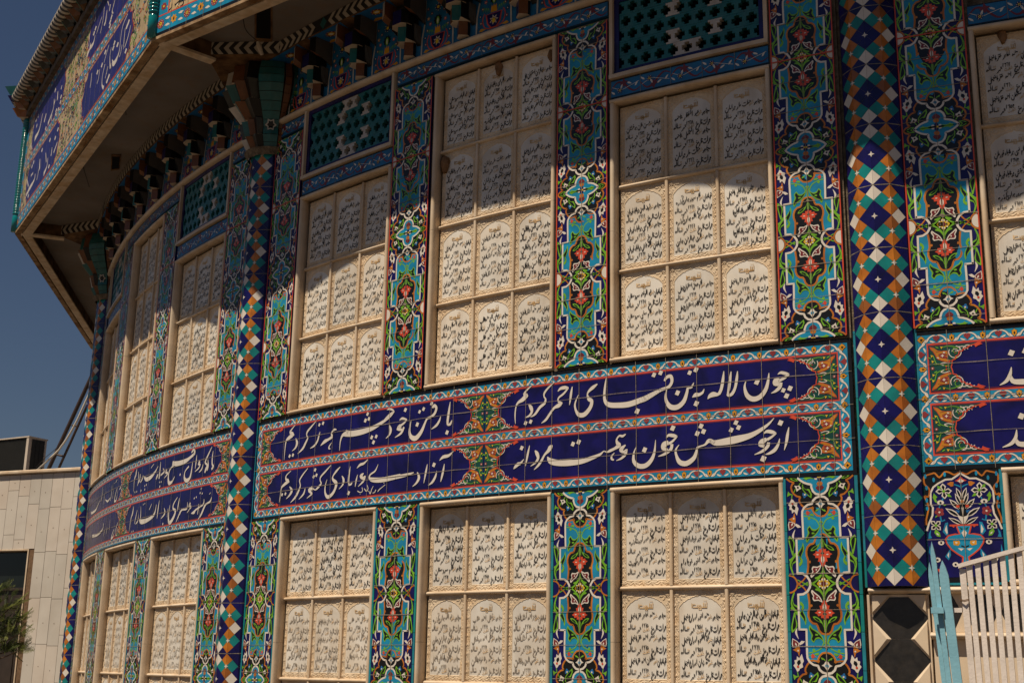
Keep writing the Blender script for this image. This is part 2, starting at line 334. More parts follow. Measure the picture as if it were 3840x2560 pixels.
def strip_mesh(name, zs, z0, z1, upper, seed=3):
    mb = MB(flat); jr = random.Random(seed)
    mb.box(-0.1385, 0.1385, z0, z1, -0.02, 0.0003, 'navy')
    for zA, sz in zs: strip_art(mb, zA, sz, (z0, z1))
    bc = sorted({round(zA + sz*0.43, 4) for zA, sz in zs})
    for zb in bc:
        for sx in (1, -1):
            if upper:
                pp = [(sx*(0.1385 - 0.052*cos(t)), max(z0, min(z1, zb+0.050*sin(t)))) for t in [-pi/2+pi*i/10 for i in range(11)]]
                mb.poly([(sx*0.1385, max(z0, pp[0][1]))] + [(sx*(0.1385-0.028*cos(t)), max(z0, min(z1, zb+0.030*sin(t)))) for t in [-pi/2+pi*i/10 for i in range(11)]], 0.0005+2.8*STEP, 'white')
    TL = 0.0042
    z = z0 + 0.036; rnd = random.Random(seed)
    while z < z1 - 0.02:
        mb.line([(-0.1385, z+rnd.uniform(-.001, .001)), (0, z+rnd.uniform(-.001, .001)), (0.1385, z+rnd.uniform(-.001, .001))], 0.0026, TL, M_GROUT); z += 0.1433
    mb.line([(0, z0), (0.0006, (z0+z1)/2), (0, z1)], 0.0024, TL+0.0002, M_GROUT)
    if upper:
        for sx in (1, -1): mb.rect(sx*0.1385-0.0028, sx*0.1385+0.0028, z0, z1, TL+0.0006, 'red')
        mb.line([(-0.1385, bc[-1]), (0.1385, bc[-1])], 0.006, TL+0.0008, 'red')
    # chipped glaze and patched joints
    for q in range(9):
        x = jr.choice([0, 0, jr.uniform(-.13, .13), -.134, .134]); z = z0+0.036+0.1433*jr.randrange(int((z1-z0)/.1433))+jr.uniform(-.004, .004); s_ = jr.uniform(.003, .009)
        k_ = [(x+s_*jr.uniform(.5, 1.3)*cos(i*1.047)*1.5, z+s_*jr.uniform(.4, 1.1)*sin(i*1.047)) for i in range(6)]
        mb.poly([(max(-.138, min(.138, a_)), max(z0, min(z1, b_))) for a_, b_ in k_], TL+0.0004, M_GROUT)
    # hand-laid pieces: every tile sits a hair out of true
    off = {}
    for i, (x, y, z) in enumerate(mb.v):
        key = (int((z-z0-.036)//.1433), x > 0)
        if key not in off: off[key] = (jr.uniform(-.0011, .0011), jr.uniform(-.0011, .0011), jr.uniform(-.006, .006), jr.uniform(-.006, .006))
        a_, b_, t_, u_ = off[key]
        if abs(x) < .1384 and z0+.001 < z < z1-.001: mb.v[i] = (x+a_, y+(abs(x)-.07)*t_+(z-z0-.036-key[0]*.1433-.0717)*u_, z+b_)
    return mb.mesh(name)
ME_UP = [strip_mesh('floral_tile_face', [(2.985, 1), (3.845, -1), (3.845, 1), (4.705, -1)], 2.985, 4.705, True, sd) for sd in (3, 14, 25, 31)]
ME_LO = [strip_mesh('floral_tile_face', [(2.400, -1), (1.540, 1), (1.540, -1)], 1.115, 2.400, False, sd) for sd in (5, 16, 27, 38)]
def mortar_mesh(w0, z0, z1, extra=None):
    mb = MB(flat); mb.box(-w0, w0, z0, z1, -0.062, -0.014, M_MORTAR); return mb.mesh('mortar_bed')
ME_MU = mortar_mesh(0.154, 2.975, 4.72); ME_ML = mortar_mesh(0.154, 1.105, 2.41)
def edge_mesh(sx):
    mb = MB(flat); z = 1.115; i = 0; rnd = random.Random(5)
    while z < 2.398:
        h = min(rnd.uniform(0.105, 0.15), 2.4-z)
        mb.box(sx*0.1475-0.0065, sx*0.1475+0.0065, z+0.001, z+h-0.001, -0.02, 0.001, 'teal' if rnd.random() < .4 else 'turqedge'); z += h
    return mb.mesh('edge_tiles')
G['turqedge'] = glaze('turquoise_edge_glaze', (0.012, 0.19, 0.25))
ME_EL, ME_ER = edge_mesh(-1), edge_mesh(1)
STRIP_U = (-1.655, -0.553, 0.553, 1.655)
SW = ('farthest left', 'left of centre', 'right of centre', 'farthest right')
def floral_strip(bay, i, upper, label):
    t = thing('floral_tile_strip', bay*B + STRIP_U[i]/R, 0, label, 'tile strip', 'upper floral tile strips' if upper else 'lower floral tile strips')
    link('mortar_bed', ME_MU if upper else ME_ML, t)
    link('tile_face', (ME_UP if upper else ME_LO)[(i+bay) % 4], t)
    if not upper: link('edge_tiles', ME_EL, t); link('edge_tiles', ME_ER, t)
    return t
BW = {-1: 'the far-left curving bay', 0: 'the middle bay', 1: 'the right bay'}
POSU = ['between the {c} and the {w1} window', 'between the {w1} and middle windows', 'between the middle and {w3} windows', 'between the {w3} window and the {c2}']
COLN = {-2: 'leftmost column', -1: 'middle column', 0: 'right column'}
for bay in (-1, 0, 1):
    for i in range(4):
        for upper in (True, False):
            if bay == 1 and (i > 0 or not upper): continue
            if i == 0: pos = 'just right of the %s' % COLN[bay-1]
            elif i == 3: pos = 'just left of the %s' % COLN[bay]
            else: pos = '%s of the central window in %s' % ('left' if i == 1 else 'right', {-1: 'the far-left bay', 0: 'the middle bay'}[bay])
            floral_strip(bay, i, upper, '%s floral tile strip %s, %s verse band' % ('red-edged' if upper else 'turquoise-edged', pos, 'above' if upper else 'below'))

# ------------------------------------------------------------------ plaques
PW, PH = 0.2495, 0.406
def plaque_mesh():
    nx, nz = 100, 163
    xs = np.linspace(-PW/2, PW/2, nx); zs = np.linspace(-PH/2, PH/2, nz)
    X, Z = np.meshgrid(xs, zs)
    # inner panel outline: rectangle with scalloped ogee head
    ax = np.abs(X)
    head = np.where(ax < 0.010, 0.183 - ax*0.9, np.where(ax < 0.044, 0.1745 - ((ax-0.010)/0.034)**2*0.007, np.where(ax < 0.068, 0.1650 - ((ax-0.044)/0.024)**2*0.010, np.where(ax < 0.088, 0.1530 - ((ax-0.068)/0.020)**2*0.012, np.where(ax < 0.1005, 0.1390 - ((ax-0.088)/0.0125)**2*0.014, -9)))))
    inside = (ax < 0.1005) & (Z > -0.176) & (Z < head)
    # approximate distance to the outline by eroding
    def er(m, k):
        m = m.copy()
        for _ in range(k):
            m = m & np.roll(m, 1, 0) & np.roll(m, -1, 0) & np.roll(m, 1, 1) & np.roll(m, -1, 1)
        return m
    rim = (~er(~inside, 1)) & ~inside
    H = np.zeros_like(X)
    def bump(x0, z0, r, h): 
        D = np.sqrt((X-x0)**2 + (Z-z0)**2); return np.where(D < r, h*np.sqrt(np.clip(1-(D/r)**2, 0, 1)), 0)
    def rosette(x0, z0, r, n, h):
        D = np.sqrt((X-x0)**2 + (Z-z0)**2); A = np.arctan2(Z-z0, X-x0)
        rr = r*(0.80+0.20*np.cos(n*A)); k = np.clip(1-(D/rr)**4, 0, 1)*h*(0.75+0.25*np.cos(n*A))
        return np.maximum(np.where(D < rr, k, 0), bump(x0, z0, r*0.33, h*1.15))
    def leaf(x0, z0, a, l, wd, h):
        u = (X-x0)*cos(a)+(Z-z0)*sin(a); v = -(X-x0)*sin(a)+(Z-z0)*cos(a)
        t = np.clip(u/l, 0, 1); ww = wd*np.sin(pi*t)**0.8+1e-6
        k = np.clip(1-(v/ww)**2, 0, 1)*h; k = np.where(np.abs(v) < ww*0.18, k*0.55, k)
        return np.where((u > 0) & (u < l), k, 0)
    W = PW/2-0.0125; T = PH/2-0.0135
    segs = [((-W, -T), (W, -T)), ((W, -T), (W, T)), ((W, T), (-W, T)), ((-W, T), (-W, -T))]
    for (a, b) in segs:
        L = sqrt((b[0]-a[0])**2+(b[1]-a[1])**2); n = int(round(L/0.043)); ux, uz = (b[0]-a[0])/L, (b[1]-a[1])/L
        t = np.clip((X-a[0])*ux + (Z-a[1])*uz, 0, L); s = -(X-a[0])*uz + (Z-a[1])*ux
        wv = 0.0048*np.sin(2*pi*t/(L/n)); D = np.abs(s-wv)
        on = (t > 0.012) & (t < L-0.012)
        H = np.maximum(H, np.where(on & (D < 0.0026), 0.0022*np.sqrt(np.clip(1-(D/0.0026)**2, 0, 1)), 0))
        for k in range(n*2):
            tt = (k+0.5)*L/n/2; off = -0.004*(1 if k % 2 == 0 else -1)
            x0, z0 = a[0]+ux*tt-uz*off, a[1]+uz*tt+ux*off
            if k % 2 == 0 and 0 < k: H = np.maximum(H, rosette(x0, z0, 0.0082, 6, 0.0034))
            an = atan2(uz, ux) + (0.9 if k % 2 else -0.9)
            H = np.maximum(H, leaf(x0, z0, an, 0.013, 0.004, 0.0026)); H = np.maximum(H, leaf(x0, z0, an+2.2, 0.011, 0.0036, 0.0024))
    for sx in (-1, 1):
        H = np.maximum(H, rosette(sx*W, -T, 0.0160, 8, 0.0046)); H = np.maximum(H, rosette(sx*(W-0.004), T-0.006, 0.0150, 8, 0.0046))
        for (x0, z0, an, l) in [(0.090, 0.178, 2.9, 0.03), (0.062, 0.184, 3.0, 0.028), (0.096, 0.165, 1.9, 0.024), (0.066, 0.176, .1, .024), (0.106, 0.135, 1.4, 0.02), (0.036, 0.190, 2.9, 0.022), (0.085, 0.158, 1.0, 0.016)]:
            H = np.maximum(H, leaf(sx*x0, z0, an if sx > 0 else pi-an, l, 0.0052, 0.0028))
    H = np.where(rim, 0.0014, H); H = np.where(inside, -0.0006, H)
    me = bpy.data.meshes.new('name_plaque')
    vs = [(float(X[j, i]), float(-H[j, i]), float(Z[j, i])) for j in range(nz) for i in range(nx)]
    fs = []; ms = []
    for j in range(nz-1):
        for i in range(nx-1):
            a = j*nx+i; fs.append((a, a+1, a+nx+1, a+nx)); ms.append(1 if inside[j:j+2, i:i+2].all() else 0)
    me.from_pydata(vs, [], fs); me.materials.append(M_CARVE); me.materials.append(M_PANEL)
    me.polygons.foreach_set('material_index', ms); me.update()
    return me
ME_PLAQUE = plaque_mesh()
# ------------------------------------------------------------------ a small pen-written Persian hand: strokes per letter, in pen widths (x grows to the left as negative)
BOWL = [(0, .9, .4), (-.15, -.4, .8), (-.9, -1.6, 1.05), (-2.0, -1.7, 1.1), (-2.9, -.7, .8), (-3.05, .6, .25)]
PEN = { # medial (joined) form: strokes, advance ; final/isolated form
 'A': (None, ([[(0, 3.7, .25), (-.25, 2, .85), (-.2, .1, .55)]], .9)),
 'B': ([[(.1, 0, .7), (-.35, .95, .5), (-.5, .1, .7), (-1.1, -.1, .6)]], 1.1, ([[(.1, .9, .4), (-.3, .1, .8), (-1.8, -.35, 1.1), (-3.3, 0, .9), (-3.8, .8, .2)]], 4.0)),
 'N': ([[(.1, 0, .7), (-.35, .95, .5), (-.5, .1, .7), (-1.1, -.1, .6)]], 1.1, ([BOWL], 3.3)),
 'Y': ([[(.1, 0, .7), (-.35, .95, .5), (-.5, .1, .7), (-1.1, -.1, .6)]], 1.1, ([[(0, .7, .4), (-.8, .9, .8), (-1.0, .1, .6), (-.2, -.8, 1.), (-1.0, -1.9, 1.1), (-2.5, -1.7, .9), (-3.1, -.6, .6), (-2.8, .4, .2)]], 3.2)),
 'J': ([[(-1.5, 1.3, .3), (-.9, 1.25, .8), (.1, .6, .7), (-1.5, -.1, .7)]], 1.5, ([[(-1.7, 1.2, .3), (-1.1, 1.25, .8), (0, .8, .5), (-1.3, -.3, .8), (-1.6, -1.6, 1.), (-.6, -2.3, 1.), (.6, -1.8, .25)]], 1.9)),
 'D': (None, ([[(0, 1.3, .3), (-.55, .6, .85), (-.4, -.1, .9), (-1.5, -.35, .3)]], 1.6)),
 'R': (None, ([[(0, .7, .3), (-.2, 0, .75), (-.9, -1, .85), (-2.0, -1.6, .2)]], 1.3)),
 'S': ([[(0, .6, .25), (-.5, .05, .8), (-2.2, -.25, 1.05), (-3.4, 0, .6)]], 3.2, ([[(0, .7, .3), (-.6, .2, .7), (-2.2, -.1, .9)], [(p[0]-2.2, p[1], p[2]) for p in BOWL]], 5.4)),
 'C': ([[(.1, 0, .7), (-.5, .9, .7), (-1.7, .7, .9), (-1.2, -.1, .8), (-2.1, 0, .6)]], 2.0, ([[(.1, 0, .7), (-.5, .9, .7), (-1.6, .7, .9), (-1.2, 0, .8)], [(p[0]-1.6, p[1], p[2]) for p in BOWL]], 4.8)),
 'T': ([[(.1, 0, .7), (-.5, .9, .7), (-1.7, .7, .9), (-1.2, -.1, .8), (-2.1, 0, .6)], [(-.1, 3.4, .3), (-.5, .4, .7)]], 2.0, ([[(.1, 0, .7), (-.5, .9, .7), (-1.9, .7, .9), (-1.8, 0, .7), (0, 0, .6)], [(-.1, 3.4, .3), (-.5, .4, .7)]], 2.4)),
 'E': ([[(-.1, 1.0, .3), (-1.0, 1.3, .8), (-1.0, .5, .7), (-.2, .3, .6), (-1.4, -.1, .7)]], 1.4, ([[(-.2, 1.2, .3), (-1.0, 1.2, .8), (-.5, .4, .6), (-1.5, -.5, .8), (-1.5, -1.7, 1.), (-.4, -2.2, .9), (.6, -1.6, .25)]], 1.9)),
 'F': ([[(.1, 0, .7), (-.1, 1.0, .9), (-.8, 1.0, 1.0), (-.8, .1, .8), (-1.3, -.1, .6)]], 1.3, ([[(-.8, .4, .7), (-.2, .6, .9), (-.5, 1.2, .9), (-.9, .6, .9), (-1.2, -.1, .9), (-2.8, -.2, 1.), (-3.8, .6, .25)]], 4.0)),
 'Q': ([[(.1, 0, .7), (-.1, 1.0, .9), (-.8, 1.0, 1.0), (-.8, .1, .8), (-1.3, -.1, .6)]], 1.3, ([[(-.7, .3, .7), (-.1, .6, .9), (-.5, 1.2, .9), (-.8, .6, .9)], [(p[0]-.5, p[1]-.2, p[2]) for p in BOWL]], 3.8)),
 'K': ([[(.9, 4.1, .3), (-.4, 2.7, .9)], [(-.3, 2.8, .7), (-.1, .3, .8), (-1.1, -.05, .7)]], 1.3, ([[(.9, 4.1, .3), (-.4, 2.7, .9)], [(-.3, 2.8, .7), (-.2, .2, .8), (-1.9, -.25, 1.1), (-3.6, .5, .3)]], 3.8)),
 'L': ([[(0, 3.7, .25), (-.15, 1.6, .85), (-.1, .1, .8), (-.9, -.05, .7)]], 1.0, ([[(0, 3.6, .25), (-.1, 1.4, .85), (-.3, -.7, .9), (-1.1, -1.6, 1.05), (-2.1, -1.5, 1.0), (-2.8, -.3, .3)]], 3.0)),
 'M': ([[(.1, .1, .7), (-.5, -.35, 1.2), (-1.1, 0, .7)]], 1.15, ([[(.1, .1, .7), (-.6, .3, 1.2), (-.9, -.2, 1.0), (-1.2, -2.6, .3)]], 1.4)),
 'H': ([[(.1, .2, .6), (-.4, 1.1, .8), (-.9, .5, .8), (-.4, -.9, .4)], [(-.7, .3, .7), (-1.3, -.05, .6)]], 1.3, ([[(.1, .2, .7), (-.5, .9, .9), (-1.2, .2, .9), (-.5, -.1, .8)]], 1.5)),
 'V': (None, ([[(-.9, .3, .7), (-.3, .5, 1.0), (-.6, 1.1, .8), (-.2, .2, .7), (-.7, -.8, .8), (-1.9, -1.5, .2)]], 1.5)),
}
LET = {}
for ch, k, dots in [('ا','A',0),('آ','A',(1,4.4)),('ب','B',(1,-1.3)),('پ','B',(3,-1.3)),('ت','B',(2,1.9)),('ث','B',(3,1.9)),('ن','N',(1,1.6)),('ی','Y',0),('ي','Y',0),('ج','J',(1,-.9)),('چ','J',(3,-.9)),('ح','J',0),('خ','J',(1,2.3)),
    ('د','D',0),('ذ','D',(1,2.2)),('ر','R',0),('ز','R',(1,1.6)),('س','S',0),('ش','S',(3,1.5)),('ص','C',0),('ض','C',(1,1.9)),('ط','T',0),('ظ','T',(1,2.)),('ع','E',0),('غ','E',(1,2.3)),('ف','F',(1,2.2)),('ق','Q',(2,2.2)),('ک','K',0),('گ','K',(2,4.6)),('ل','L',0),('م','M',0),('ه','H',0),('و','V',0)]:
    LET[ch] = (k, dots)
NOJOIN = set('اآدذرزو')
DIG = {'0': [[(-.3, 1.2, .9), (-.5, 1.0, .9)]], '1': [[(-.2, 3.1, .7), (-.5, 1.6, .8), (-.4, .1, .3)]], '2': [[(.3, 3.1, .7), (-.2, 2.2, .7), (-.8, 2.7, .7)], [(.2, 2.6, .7), (-.3, .1, .4)]], '3': [[(.5, 3.1, .6), (.2, 2.3, .6), (-.2, 2.8, .6), (-.5, 2.3, .6), (-.9, 2.9, .6)], [(.3, 2.6, .7), (-.2, .1, .4)]],
    '4': [[(-.8, 3.0, .5), (.2, 2.5, .7), (-.4, 1.9, .7), (.2, 1.0, .7), (-.9, .5, .5)]], '5': [[(0, 2.6, .7), (.5, 1.3, .8), (.2, .5, .8), (-.2, .9, .6), (-.8, .5, .8), (-.8, 1.5, .7), (0, 2.6, .6)]], '6': [[(.5, 2.9, .5), (-.6, 2.9, .8)], [(.3, 2.9, .7), (-.1, .1, .4)]], '7': [[(.7, 3.1, .5), (0, .3, .8), (-.8, 3.1, .5)]], '8': [[(.6, .1, .5), (0, 3.0, .8), (-.8, .1, .5)]], '9': [[(-.6, 2.3, .6), (.1, 2.6, .8), (.3, 1.9, .7), (-.5, 1.8, .7)], [(-.4, 2.4, .7), (-.2, .1, .5)]]}
def pen_word(word):
    """strokes of one word, pen starts at x=0 and runs left; returns strokes, width"""
    S = []; x = 0.0
    if word.isdigit():
        for c in word:                       # numbers read left to right
            pass
        for c in word[::-1]:
            for st in DIG[c]: S.append([(x-.6+p[0], p[1], p[2]) for p in st])
            x -= 1.55
        return S, -x
    n = len(word); runs = []; run = []
    for i, c in enumerate(word):
        run.append(c)
        if c in NOJOIN or i == n-1: runs.append(run); run = []
    for run in runs:
        m = len(run); y = 0.66*(m-1)
        for i, c in enumerate(run):
            if c not in LET: continue
            k, dots = LET[c]; P = PEN[k]; fin = P[1] if k in 'ADRV' else P[2]
            if i == m-1 or P[0] is None: st, adv = fin
            else: st, adv = P[0], P[1]
            for s_ in st: S.append([(x+p[0], y+p[1], p[2]) for p in s_])
            if dots:
                nd, dy = dots; cx = x - min(adv, 3.2)/2; yy = y+dy
                for q in range(nd):
                    ox = (q-(nd-1)/2)*1.05 if nd < 3 else (-.55, .55, 0)[q]; oy = 0 if nd < 3 else (0, 0, .9*(1 if dy > 0 else -1))[q]
                    S.append([(cx+ox+.36, yy+oy+.3, .8), (cx+ox-.36, yy+oy-.3, .8)])
            x -= adv; y -= 0.66
        x -= 0.35
    return S, -x
def pen_text(mb, words, x_right, y, unit, maxw, d, m, slope=0.0, gap=1.0):
    """words set right to left on a line, squeezed to maxw"""
    items = [pen_word(w_) for w_ in words]; tot = sum(w_ for _, w_ in items)+gap*(len(items)-1)
    kx = min(1.15, maxw/(tot*unit)); x = x_right
    for S, wd in items:
        for s_ in S:
            pts = [(x+p[0]*unit*kx, y+p[1]*unit*1.30+slope*(x+p[0]*unit*kx-x_right), p[2]*unit*.76) for p in s_]
            mb.line(smooth(pts, 2) if len(pts) > 2 else pts, unit, d, m)
        x -= (wd+gap)*unit*kx
NAMES = '''شرف الدین برنابادغوریان|غلام نبی برنابادغوریان|الله بخش برنابادغوریان|غلام سرور بداوی گذره|عبد الله بداوی گذره|قاری عبدالرحمن بداوی|همایون رباط کابلی ها انجیل|عبد القادر رباط کابلی ها|غلام حضرت رباط کابلی ها|عبد الواحد سروستان|غلام سخی سروستان|عبد المجید سروستان|غلام صدیق استخوان چهل|عبد الاحد استخوان چهل|عبدالرحمن استخوان چهل|عبد العزیز جغاره انجیل|عبد العظیم جغاره انجیل|سید محمد عثمان منزل|تیمورشاه نشین گذره|عبد الرحمن پشتون زرغون|عنایت الله کشک الحاق|عزیز احمد کشک الحاق|امیر محمد کشک الحاق|شمس الدین رباط قلق|محمد رحیم رباط قلق|بابا حسن رباط قلق|حسن خان بدخشان|ظفر خان قره باغ|گل احمد گوشمیر گذره|عبد الغفار ناحیه|عبد الجلیل ناحیه|حیات یار برامان|جمعه خان برامان|نثار احمد برامان|جمعه گل کورت گذره|غلام حیدر کورت گذره|معلم عبد الکریم کورت|محمد جان نوبادام انجیل|محمد نور نوبادام انجیل|محمد انور نوبادام|محمد طاهر نقره انجیل|شیر احمد نقره انجیل|سلطان احمد نقره انجیل|محمد انور ادران انجیل|عبد القیوم ادران انجیل|محمد زمان ادران انجیل|غلام نبی حوض کرباس|خلیل احمد حوض کرباس|بشیر احمد حوض کرباس|غلام محمد رباط کابلی ها|سید قاسم کشک کهنه|بشیر جان کشک کهنه|عبد الغفور کشک کهنه|عبد السلام برناباد|عبد الغفور برناباد|عبد الرسول برناباد|صوفی تاج محمد عقاب|مهدی محمد عقاب|فضل احمد عقاب|فضل احمد دره خیال|محمد رضا خواجه الکن|عبد الباقی سرعدره|غلام سروستان|فخر الدین سروستان'''.split('|')
YEARS = {0: (1366, 1366, 1363), 3: (1364, 1366, 1359), 6: (1382, 1383, 1383), 9: (1367, 1366, 1360), 12: (1362, 1360, 1362), 15: (1364, 1366, 1362), 26: (1383, 1383, 1383), 29: (1368, 1368, 1366), 31: (1368, 1361, 1360), 17: (1383, 1383, 1383), 20: (1368, 1367, 1364), 23: (1366, 1363, 1365), 34: (1363, 1362, 1375), 37: (1368, 1369, 1369), 40: (1365, 1365, 1369), 43: (1357, 1357, 1357), 46: (1357, 1360, 1361), 50: (1359, 1359, 1359), 53: (1361, 1375, 1362), 56: (1367, 1367, 1365)}
PLACE = {('u', 2, 1, -1): 0, ('u', 2, 1, 0): 3, ('u', 2, 1, 1): 6, ('u', 2, 2, -1): 9, ('u', 2, 2, 0): 12, ('u', 2, 2, 1): 15, ('u', 2, 0, -1): 26, ('u', 2, 0, 0): 29, ('u', 2, 0, 1): 31, ('u', 1, 2, -1): 17, ('u', 1, 2, 0): 20, ('u', 1, 2, 1): 23, ('u', 1, 3, -1): 53, ('u', 1, 3, 0): 56, ('l', 2, 0, -1): 34, ('l', 2, 0, 0): 37, ('l', 2, 1, -1): 40, ('l', 2, 1, 0): 43, ('u', 0, 1, -1): 46, ('u', 0, 1, 1): 50}
def inscription_mesh(seed, faded, fixed=None):
    r = random.Random(seed); mb = MB(flat); ink = M_INK
    d = 0.0016
    if faded == 2: ink = M_FADED
    # the carved heading word in square script
    for pts in [[(.034, .150), (.034, .128), (-.034, .128), (-.034, .140), (-.020, .140)], [(.026, .146), (.026, .128)], [(.018, .148), (.018, .128)], [(.006, .137), (-.004, .137), (-.004, .119), (.006, .119), (.006, .137)], [(-.012, .139), (-.012, .128)], [(-.038, .146), (-.038, .128)]]:
        mb.line(pts, 0.0040, d, M_OCHRE)
    for x in (.020, .026, .032): mb.disc(x, .156, .0020, d, M_OCHRE, k=5)
    jx, jy, js = r.uniform(-.003, .003), r.uniform(-.006, .006), r.uniform(.90, 1.08); ws = r.uniform(.80, 1.12)
    k0 = r.randrange(len(NAMES)-3) if fixed is None else fixed
    for g in range(3):
        y = 0.076 + jy - g*(0.0955+.002*r.uniform(-1, 1))
        title = 'قوماندان' if (r.random() < .22) else 'مجاهد'
        nm = NAMES[(k0+g) % len(NAMES)].split(); u = 0.0055*js*r.uniform(.95, 1.05)
        pen_text(mb, [title], 0.097, y+.008, u, .044, d, ink, slope=.10)
        pen_text(mb, ['شهید'], 0.056, y+.004, u*.70, .024, d, M_OCHRE)
        if len(nm) > 3:
            pen_text(mb, nm[:-1], 0.042, y+.016, u*.92, .098, d, ink, slope=.10); pen_text(mb, nm[-1:], -0.050, y+.002, u, .042, d, ink)
        else: pen_text(mb, nm, 0.042, y+.010, u, .132, d, ink, slope=.08)
        y2 = y-0.047
        ink2 = ink if faded != 1 or r.random() < .6 else M_FADED
        pen_text(mb, ['هرات', 'تاریخ'], 0.099, y2+.006, u*1.08, .078, d, ink2, slope=.10, gap=.1)
        pen_text(mb, ['شهادت'], 0.016, y2-.003, u*.66, .036, d, M_OCHRE)
        yr = str(r.choice([1357, 1358, 1359, 1360, 1361, 1362, 1363, 1364, 1364, 1365, 1366, 1366, 1367, 1368, 1369, 1371, 1375, 1379, 1382, 1383]))
        if fixed in YEARS: yr = str(YEARS[fixed][g])
        pen_text(mb, [yr], 0.010, y2+.012, u*.92, .036, d, ink2)
        pen_text(mb, ['عمر'], -0.026, y2-.002, u*.95, .026, d, ink2)
        pen_text(mb, [str(r.randint(17, 70))], -0.052, y2+.012, u*.6, .014, d, M_OCHRE)
        pen_text(mb, ['ساله'], -0.054, y2+.004, u, .042, d, ink2)
    return mb.mesh('inscription')
# ------------------------------------------------------------------ plaque windows
DEP = 0.050                                  # plaques lie this deep behind the frame's face
def frame_profile(): return [(-.0, -.062), (.022, -.062), (.022, -.004), (.018, .004), (.010, .007), (.003, .004), (0, -.004)]
def arc_us(u0, u1, st=0.06):
    n = max(1, int(abs(u1-u0)/st)); return [u0+(u1-u0)*i/n for i in range(n+1)]
FT = 0.022
def frame_mesh(hw, z0, z1):
    mb = MB(bend)
    P = frame_profile()
    top = [(z1-p[0], p[1]) for p in P]; bot = [(z0+p[0], p[1]) for p in P]
    mb.sweep(top, arc_us(-hw, hw), M_FRAME); mb.sweep(bot, arc_us(-hw, hw), M_FRAME)
    jz = [z0+FT, (z0+z1)/2 - .02 - .0012]; jz2 = [(z0+z1)/2 - .02, z1-FT]
    for zz in (jz, jz2):
        mb.sweep([(-hw+p[0], p[1]) for p in P], zz, M_FRAME, 'z'); mb.sweep([(hw-p[0], p[1]) for p in P], zz, M_FRAME, 'z')
    return mb
BACK = {}
def hbar_mesh(hw):
    mb = MB(bend); pr = [(.0095*sin(t), -DEP+.0145*max(0, cos(t))) for t in [-pi/2+pi*i/8 for i in range(9)]] + [(.0095, -.060), (-.0095, -.060)]
    mb.sweep(pr, arc_us(-hw+FT, hw-FT), M_FRAME); return mb
def vbar_mesh(h):
    mb = MB(flat); pr = [(-.0075, -.060), (-.0075, -DEP+.009), (-.004, -DEP+.012), (.004, -DEP+.012), (.0075, -DEP+.009), (.0075, -.060)]
    mb.sweep(pr, [-h/2, h/2], M_FRAME, 'z', smooth=False); return mb
ME_CACHE = {}
def cached(key, fn):
    if key not in ME_CACHE: ME_CACHE[key] = fn()
    return ME_CACHE[key]
VB = {}
SEED = [100]
def name_window(bay, uc, hw, z0, z1, rows, label, upper):
    ang = bay*B + uc/R
    t = thing('name_plaque_window', ang, 0, label, 'plaque window', 'upper windows of name plaques' if upper else 'lower windows of name plaques')
    fm = cached(('f', round(hw, 3), z0, z1), lambda: frame_mesh(hw, z0, z1).mesh('frame')); link('frame', fm, t)
    bk = cached(('b', round(hw, 3), z0, z1), lambda: (lambda m: (m.box(-hw+.002, hw-.002, z0+.002, z1-.002, -.075, -.0605, M_MORTAR), m)[1])(MB(bend)).mesh('backing')); link('backing', bk, t)
    ih = (z1-z0-2*FT)/rows; iw = (2*hw-2*FT)/3
    hb = cached(('h', round(hw, 3)), lambda: hbar_mesh(hw).mesh('horizontal_bar'))
    for i in range(1, rows):
        o = link('horizontal_bar', hb, t); o.location = (0, 0, z0+FT+i*ih)
    vb = cached(('v', round(ih, 3)), lambda: vbar_mesh(ih-.019).mesh('vertical_bar'))
    sx = (iw-.015)/PW; sz = (ih-.019)/PH
    for r_ in range(rows):
        zc = z0+FT+(r_+.5)*ih
        for c_ in (-.5, .5):
            a = c_*iw/R; o = link('vertical_bar', vb, t); o.location = (R*sin(a), R-R*cos(a), zc); o.rotation_euler = (0, 0, a)
        for c_ in (-1, 0, 1):
            a = c_*iw/R; rr = R-DEP-.0028
            o = link('name_plaque', ME_PLAQUE, t); o.location = (rr*sin(a), R-rr*cos(a), zc); o.rotation_euler = (0, 0, a); o.scale = (sx, 1, sz)
            SEED[0] += 1; rs = random.Random(SEED[0])
            row_from_top = rows-1-r_
            fd = 0
            if not upper and row_from_top == 1: fd = rs.choice([1, 2, 2, 2])
            if not upper and row_from_top == 1 and bay == 0 and uc > .5: fd = 0
            if not upper and row_from_top == 2: fd = 2
            if zc < 1.2: continue
            ins = inscription_mesh(SEED[0]*3+bay, fd, PLACE.get(('u' if upper else 'l', 0 if uc < -.5 else 2 if uc > .5 else 1, row_from_top, c_)) if bay == 0 else None)
            link('inscription', ins, o)
    return t
WN = ('left', 'middle', 'right')
for bay in (-1, 0, 1):
    for i, (uc, hw) in enumerate(((-1.105, .399), (0, .3955), (1.105, .399))):
        if bay == 1 and i > 0: continue
        mid = i == 1
        where = {-1: 'in the far-left curving bay', 0: 'between the middle and right columns', 1: 'at the right edge of the photo'}[bay]
        name_window(bay, uc, hw, 2.979, 4.711 if mid else 4.277, 4 if mid else 3,
            ('tall white marble window of twelve name plaques above the verse band, %s' if mid else 'white marble window of nine name plaques above the verse band, ' + WN[i] + ' one %s') % where, True)
        if bay == 1: name_window(bay, uc, hw, 1.956, 2.404, 1, 'short marble window of name plaques under the verse band, behind the white railing', False)
        else: name_window(bay, uc, hw, 1.109, 2.407, 3, 'white marble window of name plaques below the verse band, %s one %s' % (WN[i], where), False)
